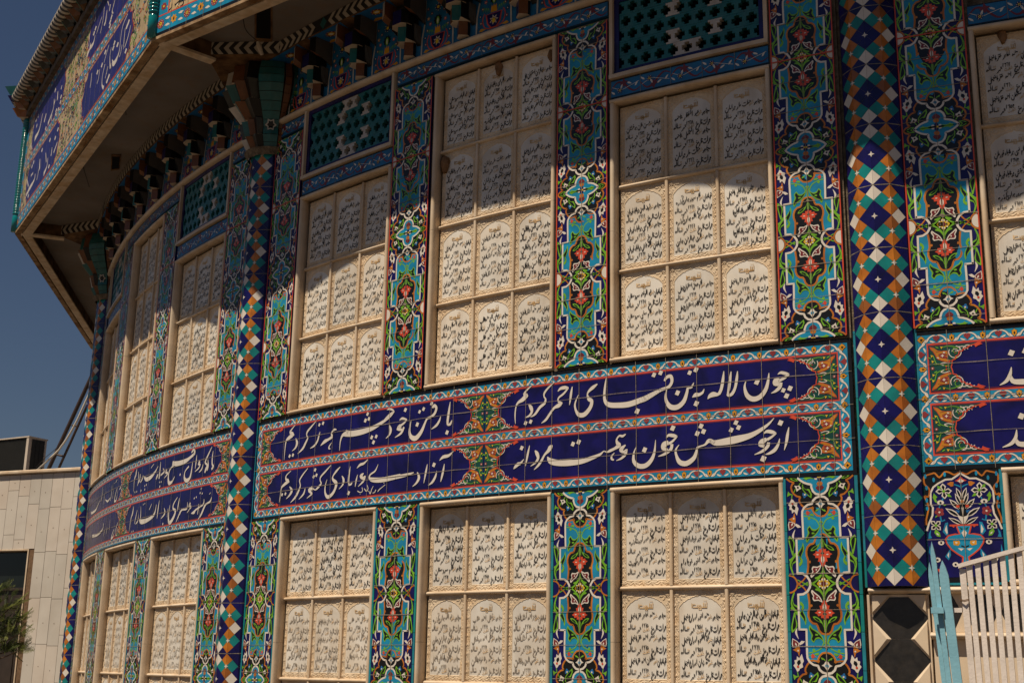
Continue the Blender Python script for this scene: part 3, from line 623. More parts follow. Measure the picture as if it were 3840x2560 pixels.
# ------------------------------------------------------------------ the drum behind everything
def ring_wall(r0, z0, z1, m, n=192, name='drum_wall', a0=0, a1=2*pi):
    mb = MB(lambda a, z, d: ((r0+d)*sin(a), -(r0+d)*cos(a), z))
    mb.quadgrid(a0, a1, z0, z1, 0, m, n, 1); return mb
dm = ring_wall(R-.066, 0, 5.26, M_MORTAR)
dw = dm.build('drum_wall'); tag(dw, 'round mortar-coloured wall of the building that carries the tile strips and marble windows', 'building wall')

# ------------------------------------------------------------------ verse bands
VERSE = {0:([[(1495,445,1.9),(1509,451,9.0),(1528,446,10.3),(1544,441,5.1)],[(1544,441,5.1),(1528,430,9.0),(1508,420,9.0),(1493,414,9.0)],[(1502,425,11.6),(1487,418,18.0),(1484,406,15.4),(1501,400,9.0)],[(1508,409,10.3),(1502,389,11.6),(1484,374,9.0),(1464,366,1.9)],[(1355,431,1.9),(1348,402,7.8),(1358,366,14.2),(1382,348,16.8),(1412,353,15.5),(1439,381,12.9),(1452,419,9.0),(1457,454,2.6)],[(1318,476,2.6),(1314,445,9.1),(1306,406,9.1),(1292,380,10.4),(1276,373,9.1),(1267,378,3.9)],[(1289,477,3.3),(1283,441,9.8),(1277,402,9.1),(1271,378,5.9)],[(1256,482,2.6),(1251,444,9.8),(1243,406,10.4),(1232,384,10.4)],[(1239,385,5.2),(1222,382,11.7),(1205,384,17.0),(1190,378,13.1),(1179,366,2.0)],[(1164,412,2.0),(1156,397,7.9),(1140,389,10.5),(1124,389,14.4),(1108,380,2.6)],[(1116,445,2.0),(1105,426,7.9),(1088,423,7.9),(1082,401,10.5),(1067,365,14.5),(1037,343,17.1),(1005,346,17.2),(986,370,11.9),(981,397,8.0),(987,431,2.0)],[(976,466,6.6),(988,482,10.6),(1007,484,12.0),(1012,460,10.6),(996,437,10.6),(960,428,10.6),(916,410,16.0),(879,395,18.7),(851,389,18.7)],[(961,430,8.6),(941,420,11.0),(901,403,14.7),(853,389,18.5),(798,377,19.8),(743,378,18.6),(701,384,17.4),(680,400,12.5),(674,429,9.4),(678,473,7.5),(684,511,1.9)],[(638,487,3.8),(615,474,12.6),(594,459,8.8),(585,443,5.0),(594,421,13.8),(608,410,12.6),(601,382,13.8),(572,353,16.3),(543,352,15.1),(525,373,8.8),(519,406,6.3),(537,447,1.9)],[(504,489,3.2),(498,460,8.9),(494,431,7.6),(489,404,1.9)],[(425,475,2.6),(440,487,10.2),(464,489,12.7),(483,486,5.1)],[(483,486,5.1),(457,461,7.6),(432,446,6.4),(426,433,5.1),(435,422,10.2),(448,414,10.2)],[(448,420,8.9),(431,408,15.3),(405,398,8.9),(383,374,8.9),(360,347,9.0),(335,333,1.9)],[(404,520,2.6),(373,499,6.4),(351,477,7.7),(348,459,5.1),(357,445,6.4),(351,426,10.3),(325,409,10.3),(298,379,8.4),(273,368,1.9)],[(260,432,3.2),(274,414,14.2),(280,394,10.3),(267,376,8.4),(242,368,1.9)],[(276,518,3.2),(249,500,6.5),(235,483,9.1),(245,474,16.9),(226,457,15.6),(200,445,9.1),(188,427,5.2),(183,387,5.2),(186,344,2.0)],[(1535,215,2.5),(1528,183,8.9),(1522,152,8.3),(1512,120,1.9)],[(1494,170,1.9),(1488,148,7.6),(1472,124,11.5),(1449,111,8.3),(1431,107,1.9)],[(1426,195,1.9),(1441,204,10.2),(1465,199,11.5),(1480,193,3.8)],[(1479,193,5.1),(1458,178,7.7),(1440,169,9.0)],[(1438,172,10.2),(1419,162,17.9),(1411,150,14.1),(1428,141,8.9)],[(1446,157,10.2),(1441,140,10.2),(1417,121,8.9),(1383,109,1.9)],[(1473,259,1.9),(1447,234,7.7),(1407,209,12.8),(1361,190,18.0),(1301,179,24.5),(1248,173,22.0),(1207,172,16.9),(1182,186,5.2)],[(1207,171,13.0),(1182,183,13.0),(1163,167,6.5),(1139,161,5.2),(1128,156,7.8),(1122,138,9.1),(1109,111,14.3),(1075,91,17.0),(1044,99,15.7),(1029,128,9.2),(1026,154,6.6),(1042,175,2.0)],[(981,209,2.0),(993,221,9.2),(1018,217,11.8),(1034,213,3.9)],[(1033,213,5.3),(1010,192,7.9),(989,183,9.2)],[(992,191,11.8),(972,181,19.8),(967,165,13.2),(988,157,7.9)],[(1008,181,10.5),(1003,159,10.5),(974,140,9.2),(942,131,2.0)],[(835,181,1.8),(823,154,6.1),(823,117,12.2),(848,95,15.9),(881,95,15.8),(908,117,13.4),(924,152,8.5),(930,205,1.8)],[(782,194,3.7),(764,181,13.5),(760,171,13.5),(773,163,8.6),(785,170,8.6),(780,151,9.8),(760,135,7.4),(735,127,1.8)],[(726,163,1.9),(712,149,6.2),(712,136,7.4),(723,131,4.9)],[(783,243,3.7),(767,235,8.6),(751,238,6.2),(737,222,6.2),(741,206,12.3),(748,195,16.0),(729,183,9.9),(704,174,9.9),(688,169,5.0),(671,174,3.7),(652,161,8.7),(609,148,13.7),(552,136,17.5),(479,135,21.4),(419,141,21.5),(385,153,19.0),(371,172,3.2)],[(397,224,5.1),(387,214,16.5),(375,199,12.7),(355,182,7.6),(340,159,8.9),(321,136,8.9),(297,117,1.9)],[(301,207,3.8),(312,192,14.1),(319,170,10.2),(305,150,7.7),(277,135,1.9)],[(270,233,2.6),(261,197,8.4),(254,165,6.4),(248,138,1.9)],[(238,171,2.6),(221,154,9.0),(206,150,12.9),(190,139,10.3),(180,129,1.9)],[(-221,496,2.0),(-227,453,9.5),(-234,405,10.9),(-234,381,8.1)],[(-206,401,3.4),(-217,383,10.2),(-235,381,6.8)],[(-281,430,2.0),(-289,408,8.2),(-308,386,10.2),(-341,370,2.1)],[(-339,478,8.2),(-326,488,12.4),(-312,473,11.0),(-324,446,11.0),(-351,432,9.6),(-372,427,8.3),(-387,404,9.6),(-409,365,15.2),(-445,335,19.4),(-479,345,16.7),(-492,377,9.7),(-483,431,2.1)],[(-566,439,2.1),(-547,447,9.8),(-513,437,5.6)],[(-513,437,5.6),(-536,420,8.4),(-565,409,9.8)],[(-555,412,15.4),(-571,398,16.9),(-546,388,8.4)],[(-532,401,8.4),(-551,372,9.8),(-595,353,2.1)],[(-639,422,4.2),(-628,398,12.7),(-634,374,8.5),(-661,355,2.1)],[(-662,505,2.1),(-640,507,8.5),(-611,492,5.7),(-643,475,9.9),(-682,446,11.4)],[(-608,492,7.7),(-640,465,9.1),(-699,441,13.0),(-764,421,18.3),(-840,410,22.5),(-919,408,24.0),(-968,412,22.8),(-1000,408,12.1),(-1016,379,6.7),(-1020,327,2.0)],[(-976,433,5.4),(-955,416,16.1)],[(-1054,445,4.1),(-1075,446,9.5),(-1095,429,6.1),(-1089,410,12.2),(-1119,398,10.9),(-1150,390,15.0),(-1183,371,2.1)],[(-1089,378,2.0),(-1107,361,6.1),(-1110,349,6.8),(-1097,345,4.1)],[(-1194,449,2.1),(-1202,429,7.6),(-1211,403,8.9),(-1236,378,9.0),(-1274,366,2.1)],[(-1236,511,2.8),(-1274,486,7.6),(-1308,462,9.0),(-1312,442,5.6),(-1301,427,6.9),(-1317,403,10.4),(-1342,372,10.5),(-1386,348,2.1)],[(-1412,436,4.2),(-1398,410,14.0),(-1410,384,9.1),(-1440,369,2.1)],[(-1425,513,2.8),(-1459,490,7.1),(-1467,477,12.8),(-1444,462,17.0),(-1476,448,17.0),(-1501,435,8.5),(-1509,397,5.7),(-1512,326,2.1)],[(-247,188,2.0),(-253,155,9.5),(-262,122,8.1),(-268,101,2.0)],[(-190,246,2.0),(-220,227,10.8),(-256,223,12.2),(-280,207,2.0)],[(-295,157,2.0),(-304,129,9.5),(-323,104,9.5),(-349,90,2.0)],[(-360,196,2.1),(-368,158,8.9),(-380,103,2.1)],[(-427,161,4.1),(-414,134,12.4),(-429,109,8.9),(-456,92,2.1)],[(-451,162,2.8),(-493,155,11.1),(-560,149,13.9),(-639,145,15.5)],[(-544,153,15.3),(-599,148,17.9),(-681,143,19.4),(-746,149,18.2),(-772,161,9.1),(-765,178,6.5),(-730,194,6.5),(-710,226,1.9)],[(-818,189,3.9),(-836,176,15.8),(-821,163,10.5),(-808,170,9.2),(-817,148,9.2),(-856,123,2.0)],[(-864,186,2.0),(-873,156,7.9),(-879,123,2.0)],[(-787,260,2.0),(-819,241,9.2),(-848,236,10.5),(-872,220,2.0)],[(-925,234,2.0),(-931,197,8.0),(-934,158,9.3),(-929,138,8.0)],[(-903,150,2.0),(-912,140,7.9),(-931,136,5.3)],[(-989,190,3.3),(-974,168,12.0),(-979,143,8.0),(-1008,122,2.0)],[(-1007,239,3.3),(-1036,220,9.4),(-1063,195,6.1),(-1062,177,10.8),(-1034,156,16.1),(-1039,127,12.1),(-1063,99,13.4),(-1098,87,14.8),(-1121,110,9.5),(-1124,147,5.4),(-1111,182,2.0)],[(-1084,256,2.7),(-1126,228,7.5),(-1166,201,7.5),(-1170,181,5.4),(-1160,164,6.8),(-1188,143,9.5),(-1209,134,4.1),(-1226,141,5.5),(-1242,136,4.1)],[(-1235,150,11.0),(-1260,137,16.5),(-1244,122,9.6),(-1240,113,8.2),(-1279,94,2.1)],[(-1298,155,2.1),(-1309,122,9.0),(-1351,94,2.1)],[(-1284,258,2.8),(-1323,230,6.2),(-1352,201,7.0),(-1349,183,5.6),(-1344,166,6.9),(-1359,138,10.4),(-1385,108,10.5),(-1426,82,2.1)],[(-1444,172,3.5),(-1421,148,14.0),(-1439,124,9.1),(-1469,106,2.1)],[(-1438,259,2.8),(-1480,237,5.6),(-1482,216,9.9),(-1462,204,15.5),(-1496,187,12.7),(-1521,171,7.8),(-1526,133,5.7),(-1534,92,2.1)],[(-652,116,2.6),(-669,107,2.6),(-691,96,3.9),(-705,84,2.6)],[(-719,96,3.9),(-728,83,3.2),(-742,81,2.6)],[(-739,116,2.6),(-750,101,3.2),(-760,79,3.9),(-771,93,2.0)],[(-787,126,2.6),(-778,106,3.3),(-790,94,3.9),(-808,109,3.3)],[(-825,116,3.3),(-820,97,3.3),(-837,91,3.3),(-859,100,3.9)]],[(1517,374,19.2),(1546,380,21.8),(1530,349,21.8),(1403,420,23.3),(1126,350,23.6),(1097,491,19.8),(1127,501,22.4),(1038,406,22.5),(925,499,21.4),(958,505,21.3),(841,342,24.6),(245,342,19.4),(274,346,19.3),(1500,236,23.0),(1421,89,25.5),(1283,222,20.7),(1305,252,20.7),(1316,230,20.6),(1146,249,22.2),(1128,218,22.2),(1157,225,22.1),(1013,251,23.7),(876,165,23.2),(509,220,21.4),(540,227,22.6),(225,225,20.7),(-236,343,21.7),(-345,501,19.3),(-426,468,18.0),(-399,479,19.4),(-439,404,22.2),(-527,489,21.0),(-808,500,19.8),(-823,467,21.1),(-796,473,19.8),(-768,372,20.9),(-734,373,19.6),(-753,345,20.9),(-1204,488,17.9),(-1172,493,19.2),(-1461,343,19.1),(-1430,345,19.0),(-316,189,21.8),(-929,95,21.2),(-1219,243,18.5),(-1229,207,18.5),(-1205,213,18.5),(-1511,133,17.0),(-1479,135,16.9),(-661,126,5.1),(-700,92,4.5),(-775,93,3.9),(-837,82,3.9)]),-1:([[(1544,468,2.2),(1539,429,7.4),(1543,389,8.9),(1559,372,10.3),(1540,356,10.4)],[(1525,496,2.2),(1481,450,8.9),(1448,410,9.0),(1479,388,8.9),(1464,364,13.4),(1452,344,7.5)],[(1482,424,2.2),(1492,383,8.9),(1481,355,7.4)],[(1422,402,2.2),(1407,371,7.5),(1372,355,2.3)],[(1373,426,12.1),(1359,409,10.6),(1380,403,7.5),(1364,383,7.5),(1314,366,2.3)],[(1324,468,2.3),(1320,424,8.3),(1314,383,2.3)],[(1220,410,7.7),(1167,382,6.2),(1166,341,13.9),(1205,322,16.9),(1253,343,12.2),(1271,434,3.1)],[(1243,493,7.7),(1274,508,10.7),(1287,484,13.7),(1230,464,12.3),(1163,450,18.5),(1053,446,21.9),(955,459,17.4)],[(962,469,7.9),(996,450,6.3),(923,424,7.9),(903,380,11.1),(922,336,17.4),(971,339,11.0),(1009,369,3.1)],[(865,431,11.2),(855,413,11.2),(888,401,7.9),(833,376,2.4)],[(796,446,2.4),(823,420,8.0),(763,403,8.1)],[(746,495,2.4),(745,437,9.7),(741,383,11.3)],[(717,416,8.1),(690,392,13.0),(692,384,4.9)],[(705,469,3.2),(657,439,9.8),(584,412,18.1),(491,406,18.2),(434,432,6.7)],[(419,442,5.0),(401,416,10.0),(368,400,6.7)],[(351,458,6.7),(350,418,10.1),(316,397,3.4)],[(305,480,3.4),(323,421,8.4),(308,382,3.4)],[(263,505,5.1),(249,462,15.3),(225,432,6.8),(228,350,2.6)],[(620,495,3.3),(568,473,4.1)],[(1570,188,2.2),(1552,161,8.8),(1507,151,7.4),(1486,139,10.4),(1447,92,10.4),(1411,66,2.2)],[(1471,183,3.0),(1468,154,7.4),(1422,140,6.0),(1368,127,7.5),(1346,114,13.6),(1308,110,2.3)],[(1403,160,2.2),(1401,124,6.0),(1398,96,3.0)],[(1284,178,12.1),(1271,157,10.6),(1297,151,7.6),(1247,119,2.3)],[(1243,185,2.3),(1238,145,7.6),(1169,144,7.7),(1137,124,10.8),(1089,73,2.3)],[(1117,223,2.3),(1104,179,8.5),(1100,142,2.3)],[(1083,230,3.1),(1030,193,7.8),(1027,164,9.4),(1068,145,12.4),(1040,103,15.6),(988,77,17.2),(960,117,9.4),(969,191,2.4)],[(943,171,2.4),(940,118,2.4)],[(877,181,3.2),(895,145,9.5),(834,116,2.4)],[(781,239,2.4),(770,179,9.6),(766,122,3.2)],[(733,217,3.2),(705,154,12.9),(588,129,18.0),(469,127,21.5),(420,143,8.3)],[(427,234,2.5),(440,169,7.5),(434,122,6.6)],[(391,185,3.3),(390,142,8.3),(345,122,5.0)],[(356,216,3.4),(333,163,8.4),(318,124,3.4)],[(267,249,3.4),(254,202,13.6),(225,164,6.8),(210,77,2.6)],[(644,229,3.3),(605,194,4.9)],[(1551,215,2.2),(1537,206,3.0)],[(-102,443,4.8),(-115,422,7.9),(-149,407,6.4)],[(-89,408,7.9),(-95,367,4.7)],[(-219,426,4.8),(-254,392,6.4),(-273,340,11.3),(-218,342,8.0),(-190,408,2.4)],[(-245,490,3.2),(-287,472,4.8)],[(-341,424,2.4),(-336,362,4.9)],[(-400,470,2.5),(-394,399,6.5),(-410,354,8.2)],[(-421,379,4.1),(-506,361,9.9),(-596,382,5.0)],[(-661,429,2.5),(-645,355,6.7)],[(-760,504,2.5),(-756,439,6.8),(-797,388,8.5)],[(-854,402,4.3),(-938,370,6.9),(-1035,348,12.1),(-1266,350,12.4),(-1320,369,5.3)],[(-1471,436,2.7),(-1472,393,5.4)],[(-107,173,4.0),(-139,138,7.9),(-163,96,3.2)],[(-201,136,3.2),(-238,109,6.4),(-263,73,11.2),(-212,84,8.0),(-188,128,2.4)],[(-354,210,2.4),(-352,141,5.7)],[(-434,164,6.5),(-450,119,4.1)],[(-525,156,5.8),(-543,111,3.3)],[(-591,209,6.6),(-587,177,6.6),(-667,153,10.0),(-849,144,13.6),(-1077,156,13.9)],[(-1201,232,2.6),(-1166,147,5.3)],[(-1322,243,2.7),(-1297,158,5.3)],[(-1630,263,2.7),(-1618,168,7.3)]],[(1095,371,14.0),(757,359,11.3),(785,358,11.2),(766,329,14.5),(501,369,13.2),(470,365,11.6),(477,340,13.3),(397,340,15.1),(305,344,11.8),(265,344,11.9),(1423,251,12.0),(1411,225,10.5),(1441,220,10.4),(1363,204,10.5),(1335,200,10.6),(876,79,14.3),(475,241,9.9),(505,244,9.9),(305,77,11.8),(274,76,10.1),(-92,333,7.9),(-328,473,6.5),(-513,318,7.4),(-654,333,6.7),(-1126,431,5.3),(-1462,341,7.2),(-1546,345,7.3),(-590,84,7.5),(-826,230,5.9),(-1143,243,6.1),(-1593,107,7.3),(-1731,114,7.4)]),1:([[(-1438,397,2.1),(-1445,368,9.8),(-1460,343,9.8),(-1486,328,2.1)],[(-1445,365,7.0),(-1436,341,14.0),(-1406,336,16.8),(-1370,336,16.8)],[(-1437,149,2.1),(-1443,117,9.7),(-1460,95,9.7),(-1493,82,2.1)],[(-1444,114,6.9),(-1433,93,13.9),(-1400,89,16.6)]],[(-1434,454,23.9),(-1416,200,23.7),(-1382,458,23.9)])}
def yflower(mb, u, z, d, rot=0, s=1.0):
    c, n = cos(rot), sin(rot)
    f = lambda pts: [(u+(x*c-y*n)*s, z+(x*n+y*c)*s) for x, y in pts]
    o = [(0, .019), (.004, .013), (.012, .010), (.009, .003), (.012, -.004), (.006, -.009), (0, -.018), (-.006, -.009), (-.012, -.004), (-.009, .003), (-.012, .010), (-.004, .013)]
    mb.poly(f([(x*1.16, y*1.16) for x, y in o]), d, 'black'); mb.poly(f(o), d+.0004, 'amber'); mb.poly(f([(0, .007), (.0045, 0), (0, -.009), (-.0045, 0)]), d+.0008, 'black')
def mheart(mb, u, z, d, rot=0):
    c, n = cos(rot), sin(rot)
    f = lambda pts: [(u+x*c-y*n, z+x*n+y*c) for x, y in pts]
    mb.poly(f([(0, .012), (.004, .015), (.009, .013), (.014, .006), (.011, .001), (.004, -.006), (0, -.013), (-.004, -.006), (-.011, .001), (-.014, .006), (-.009, .013), (-.004, .015)]), d+.0004, 'maroonlt')
G['ambdk'] = glaze('deep_amber_glaze', (0.50, 0.20, 0.014), col2=(0.42, 0.15, 0.01)); G['maroonlt'] = glaze('maroon_flower_glaze', (0.24, 0.03, 0.032))
def border_run(mb, p0, p1, d, n, flip=1):
    """turquoise border motif between two points: amber flowers and maroon hearts on a white wave"""
    L = sqrt((p1[0]-p0[0])**2+(p1[1]-p0[1])**2); ux, uz = (p1[0]-p0[0])/L, (p1[1]-p0[1])/L; rot = atan2(uz, ux); pt = L/n
    g = lambda t, s: (p0[0]+ux*t-uz*s, p0[1]+uz*t+ux*s)
    for k in range(n):
        t0 = k*pt
        for sg in (1, -1):
            w_ = smooth([(t0+pt*.5-sg*pt*.42, -.013, .003), (t0+pt*.5-sg*pt*.33, -.009, .007), (t0+pt*.5-sg*pt*.24, .006, .006), (t0+pt*.5-sg*pt*.10, .0145, .005), (t0+pt*.5, .011, .003)], 3)
            mb.line([g(t, s*flip)+(ww*1.35,) for t, s, ww in w_], .005, d, 'black'); mb.line([g(t, s*flip)+(ww,) for t, s, ww in w_], .005, d+.0003, 'white')
            mb.poly([g(t0+pt*.5-sg*pt*x, y*flip) for x, y in ((.04, -.0135), (.12, -.016), (.20, -.012), (.23, -.005), (.17, -.006), (.10, -.010))], d+.0003, 'white')
            mb.poly([g(t0+pt*.5-sg*pt*x, y*flip) for x, y in ((.40, -.0155), (.46, -.013), (.37, -.002), (.31, .000), (.33, -.010))], d+.0003, 'white')
        q = g(t0+pt*.5, -.001); mheart(mb, q[0], q[1], d, rot + (0 if flip > 0 else pi))
        q = g(t0, 0); yflower(mb, q[0], q[1], d, rot, .86)
    q = g(L, 0); yflower(mb, q[0], q[1], d, rot, .86)
def end_art(mb, u_out, u_tip, u_spk, zc, hh, d, sgn):
    """green corner field with red edge at one end of a cartouche; sgn=+1 field lies to the +u side"""
    K = abs(u_out-u_spk); g = lambda a, b: (u_spk + sgn*a*K, zc + b*hh)
    tip = abs(u_tip-u_spk)/K
    edge = []
    pr = [(0, 1.0), (.06, .93), (.14, .90), (.20, .80), (.26, .78), (.30, .68), (.36, .66), (.37, .52), (.43, .46), (.44, .34), (.50, .30), (.505, .16), (tip, 0)]
    pr = [(a/pr[-2][0]*tip*.96 if i < len(pr)-1 else tip, b) for i, (a, b) in enumerate(pr)]
    full = [g(a, b) for a, b in pr] + [g(a, -b) for a, b in pr[:-1]][::-1]
    mb.poly(full + [g(1, -1), g(1, 1)], d, 'dgreen')
    mb.line([g(-.07, 1.0)] + full + [g(-.07, -1.0)], .0042, d+.0012, 'red')
    for s in (1, -1):
        mb.poly([g(-.10, s*.93), g(-.02, s*.99), g(.08, s*.95), g(.05, s*.80), g(0, s*.86)], d+.0013, 'red')
        # white scroll
        cx, cz = g(.47, s*.66); r = .024
        mb.line([(cx+r*cos(t), cz+r*sin(t)) for t in [pi/2*s+sgn*s*(.2+2*pi*.8*i/14) for i in range(15)]], .0032, d+.0008, 'white')
        mb.line(smooth([g(.12, s*.86), g(.22, s*.92), g(.30, s*.80), g(.26, s*.72)], 3), .0035, d+.0008, 'white'); mb.line(smooth([g(.20, s*.74), g(.30, s*.88), g(.38, s*.86)], 3), .003, d+.0008, 'white')
        for a, b in ((.20, .86), (.30, .76), (.47, .62)): mb.petals(*g(a, s*b), .006, 3, d+.0009, 'maroonlt')
        mb.line(smooth([g(.40, s*.80), g(.50, s*.90), g(.62, s*.94), g(.70, s*.90)], 3), .0028, d+.0007, 'green')
        # amber claw with maroon heart
        cl = [(.60, .74), (.70, .76), (.80, .78), (.88, .92), (.97, .98), (.95, .86), (.90, .74), (.86, .58), (.82, .40), (.74, .32), (.66, .26), (.58, .22), (.54, .30), (.64, .36), (.60, .50), (.56, .62)]
        cl = [((a-.74)*.86+.76, (b-.56)*.88+.55) for a, b in cl]
        mb.poly([g((a-.76)*1.16+.76, s*((b-.55)*1.13+.55)) for a, b in cl], d+.0006, 'red'); mb.poly([g(a, s*b) for a, b in cl], d+.001, 'ambdk')
        for f in (-.10, .0, .10): mb.line([g(.66+f*.5, s*(.66+f)), g(.82+f*.4, s*(.60+f))], .0016, d+.0012, 'maroon')
        for q in range(3): mb.line([(cx+.012*cos(t)-sgn*.004*q, cz+.012*sin(t)+s*.007*q) for t in [q*2+.5*i for i in range(7)]], .0024, d+.0009, ('white', 'green', 'white')[q])
        mb.poly([g(a, s*b) for a, b in ((.64, .60), (.74, .62), (.82, .56), (.78, .46), (.70, .40), (.64, .44), (.68, .52))], d+.0014, 'maroonlt'); mb.petals(*g(.73, s*.53), .0075, 4, d+.0018, 'white')
        mb.poly([g(a, s*b) for a, b in ((.66, .68), (.72, .70), (.70, .62))], d+.0014, 'white'); mb.poly([g(a, s*b) for a, b in ((.82, .48), (.86, .46), (.80, .40))], d+.0014, 'white')
        mb.line(smooth([g(.60, s*.07), g(.72, s*.10), g(.86, s*.20), g(.90, s*.40), g(.92, s*.55)], 3), .003, d+.0007, 'green')
        for a, b in ((.94, .30), (.95, .55), (.74, .90), (.46, .40)): mb.petals(*g(a, s*b), .0068, 3, d+.001, 'yellow', rot=a*9)
        for a, b in ((.86, .12), (.80, .86), (.97, .42)): mb.poly([g(a, s*b), g(a+.05, s*(b+.04)), g(a+.07, s*(b+.10)), g(a+.01, s*(b+.06))], d+.001, 'green')
        mb.line(smooth([g(.60, s*.16), g(.70, s*.22), g(.78, s*.18), g(.72, s*.10)], 3), .0032, d+.0008, 'white')
    mb.disc(*g(.95, 0), .007, d+.001, 'maroonlt', k=8); mb.disc(*g(.95, 0), .0028, d+.0014, 'white', k=6)
    mb.petals(*g(tip+.10, .05), .005, 4, d+.001, 'red'); mb.petals(*g(tip+.10, -.08), .005, 4, d+.001, 'red')
def verse_band(bay, label, u0=-1.807, u1=1.807):
    t = thing('verse_band', bay*B, 0, label, 'verse band', 'blue tile verse bands')
    mb = MB(bend)
    nu = int((u1-u0)/.06)
    mb.box(u0, u1, 2.404, 2.970, -.066, -.006, 'black', nu); mb.quadgrid(u0+.015, u1-.015, 2.421, 2.954, -.0056, 'turq', nu, 2)
    d = -.0050
    hu = 1.771; zc = (2.442, 2.6915, 2.936)
    for z in zc: border_run(mb, (-hu, z), (hu, z), d, 30)
    for s in (-1, 1):
        for a, b_ in ((zc[0], zc[1]), (zc[1], zc[2])): border_run(mb, (s*hu, a), (s*hu, b_), d, 2, -s)
    mb.build('tile_border', t)
    for zl, zh in ((2.4615, 2.6725), (2.7105, 2.9185)):
        f = MB(bend); zm = (zl+zh)/2; hh = (zh-zl)/2-.011
        f.quadgrid(-1.752, 1.752, zl, zh, -.0052, 'red', 60, 1); rt = random.Random(int(zl*100)+bay); us = [-1.746]+[u0+.135+.1475*q for q in range(40) if -1.70 < u0+.135+.1475*q < 1.70]+[1.746]; zj = 2.552 if zl < 2.6 else 2.831
        for ua, ub in zip(us[:-1], us[1:]):
            for za, zb in ((zl+.0075, zj), (zj, zh-.0075)):
                e_ = [rt.uniform(-.0005, .0003) for _ in range(4)]; n_ = 3; vs_ = []
                for jz in (0, 1):
                    for q in range(n_+1):
                        f_ = q/n_; dd_ = (e_[0]*(1-f_)+e_[1]*f_) if jz == 0 else (e_[2]*(1-f_)+e_[3]*f_); vs_.append(bend(ua+(ub-ua)*f_, (za, zb)[jz], -.0047+dd_))
                f.raw(vs_, [(q, q+1, q+n_+2, q+n_+1) for q in range(n_)], 'navy')
        f.rect(-1.746, 1.746, zl+.0095, zl+.0120, -.0042, 'maroon'); f.rect(-1.746, 1.746, zh-.0120, zh-.0095, -.0042, 'maroon')
        f.build('cartouche', t)
        for s in (-1, 1):
            e = MB(bend); end_art(e, s*1.743, s*1.662, s*1.556, zm, hh, -.0042, s); e.build('corner_ornament', t)
        e = MB(bend)
        for s in (-1, 1): end_art(e, -s*0.004, -s*0.082, -s*0.188, zm, hh, -.0042, s)
        e.build('centre_ornament', t)
    S, D = VERSE[bay]
    for lo, hi in ((-900, 291), (291, 900)):
        SS = [st for st in S if lo < sum(p[1] for p in st)/len(st) <= hi]; DD = [p for p in D if lo < p[1] <= hi]
        SS.sort(key=lambda st: min(p[0] for p in st)); words = []
        for st in SS:                                     # strokes whose spans touch make one piece of lettering
            a_, b_ = min(p[0]-p[2]/2 for p in st), max(p[0]+p[2]/2 for p in st)
            if words and a_ < words[-1][1]+5: words[-1][1] = max(words[-1][1], b_); words[-1][2].append(st)
            else: words.append([a_, b_, [st], []])
        for p in DD: min(words, key=lambda w_: max(w_[0]-p[0], p[0]-w_[1], 0))[3].append(p)
        for _, _, ss, dd in words:
            v = MB(bend)
            for st in ss:
                pts = smooth([(p[0]/1000, 2.4+p[1]/1000, max(p[2]/1000*(1.5 if bay < 0 else 1.30), .0016 if bay > -1 else .004)) for p in st], 4)
                v.line([(x, z, c+.0035) for x, z, c in pts], .01, -.0034, 'haloblue'); v.line(pts, .01, -.0029, 'white')
            for p in dd:
                u, z, r = p[0]/1000, 2.4+p[1]/1000, p[2]/2000*(1.22 if bay > -1 else 1.35)
                q = [(u+r*.95, z+r*.40), (u-r*.25, z+r*.95), (u-r*.95, z-r*.40), (u+r*.25, z-r*.95)]
                v.poly([(u+(x-u)*1.12, z+(y-z)*1.12) for x, y in q], -.0034, 'haloblue'); v.poly(q, -.0029, 'white')
            v.build('verse_lettering', t)
    j = MB(bend); rnd = random.Random(bay+9)
    u = u0+.135
    while u < u1-.03:
        j.line([(u+rnd.uniform(-.0012, .0012), 2.404+.566*k/4) for k in range(5)], .0021, -.0018, M_GROUT); u += .1475
    for z in (2.552, 2.6915, 2.831): j.line([(u0+(u1-u0)*k/60, z+rnd.uniform(-.0012, .0012), rnd.choice([.0016, .002, .0026, .0034])) for k in range(61)], .0021, -.0016, M_GROUT)
    j.build('tile_joints', t)
G['haloblue'] = glaze('halo_blue_glaze', (0.004, 0.003, 0.022), dust=0.02)
verse_band(-1, 'dark blue tile verse band with white lettering on the far-left curving bay')
verse_band(0, 'long dark blue tile verse band with large white lettering across the middle bay')
verse_band(1, 'start of a dark blue verse band, cut off right of the right column')

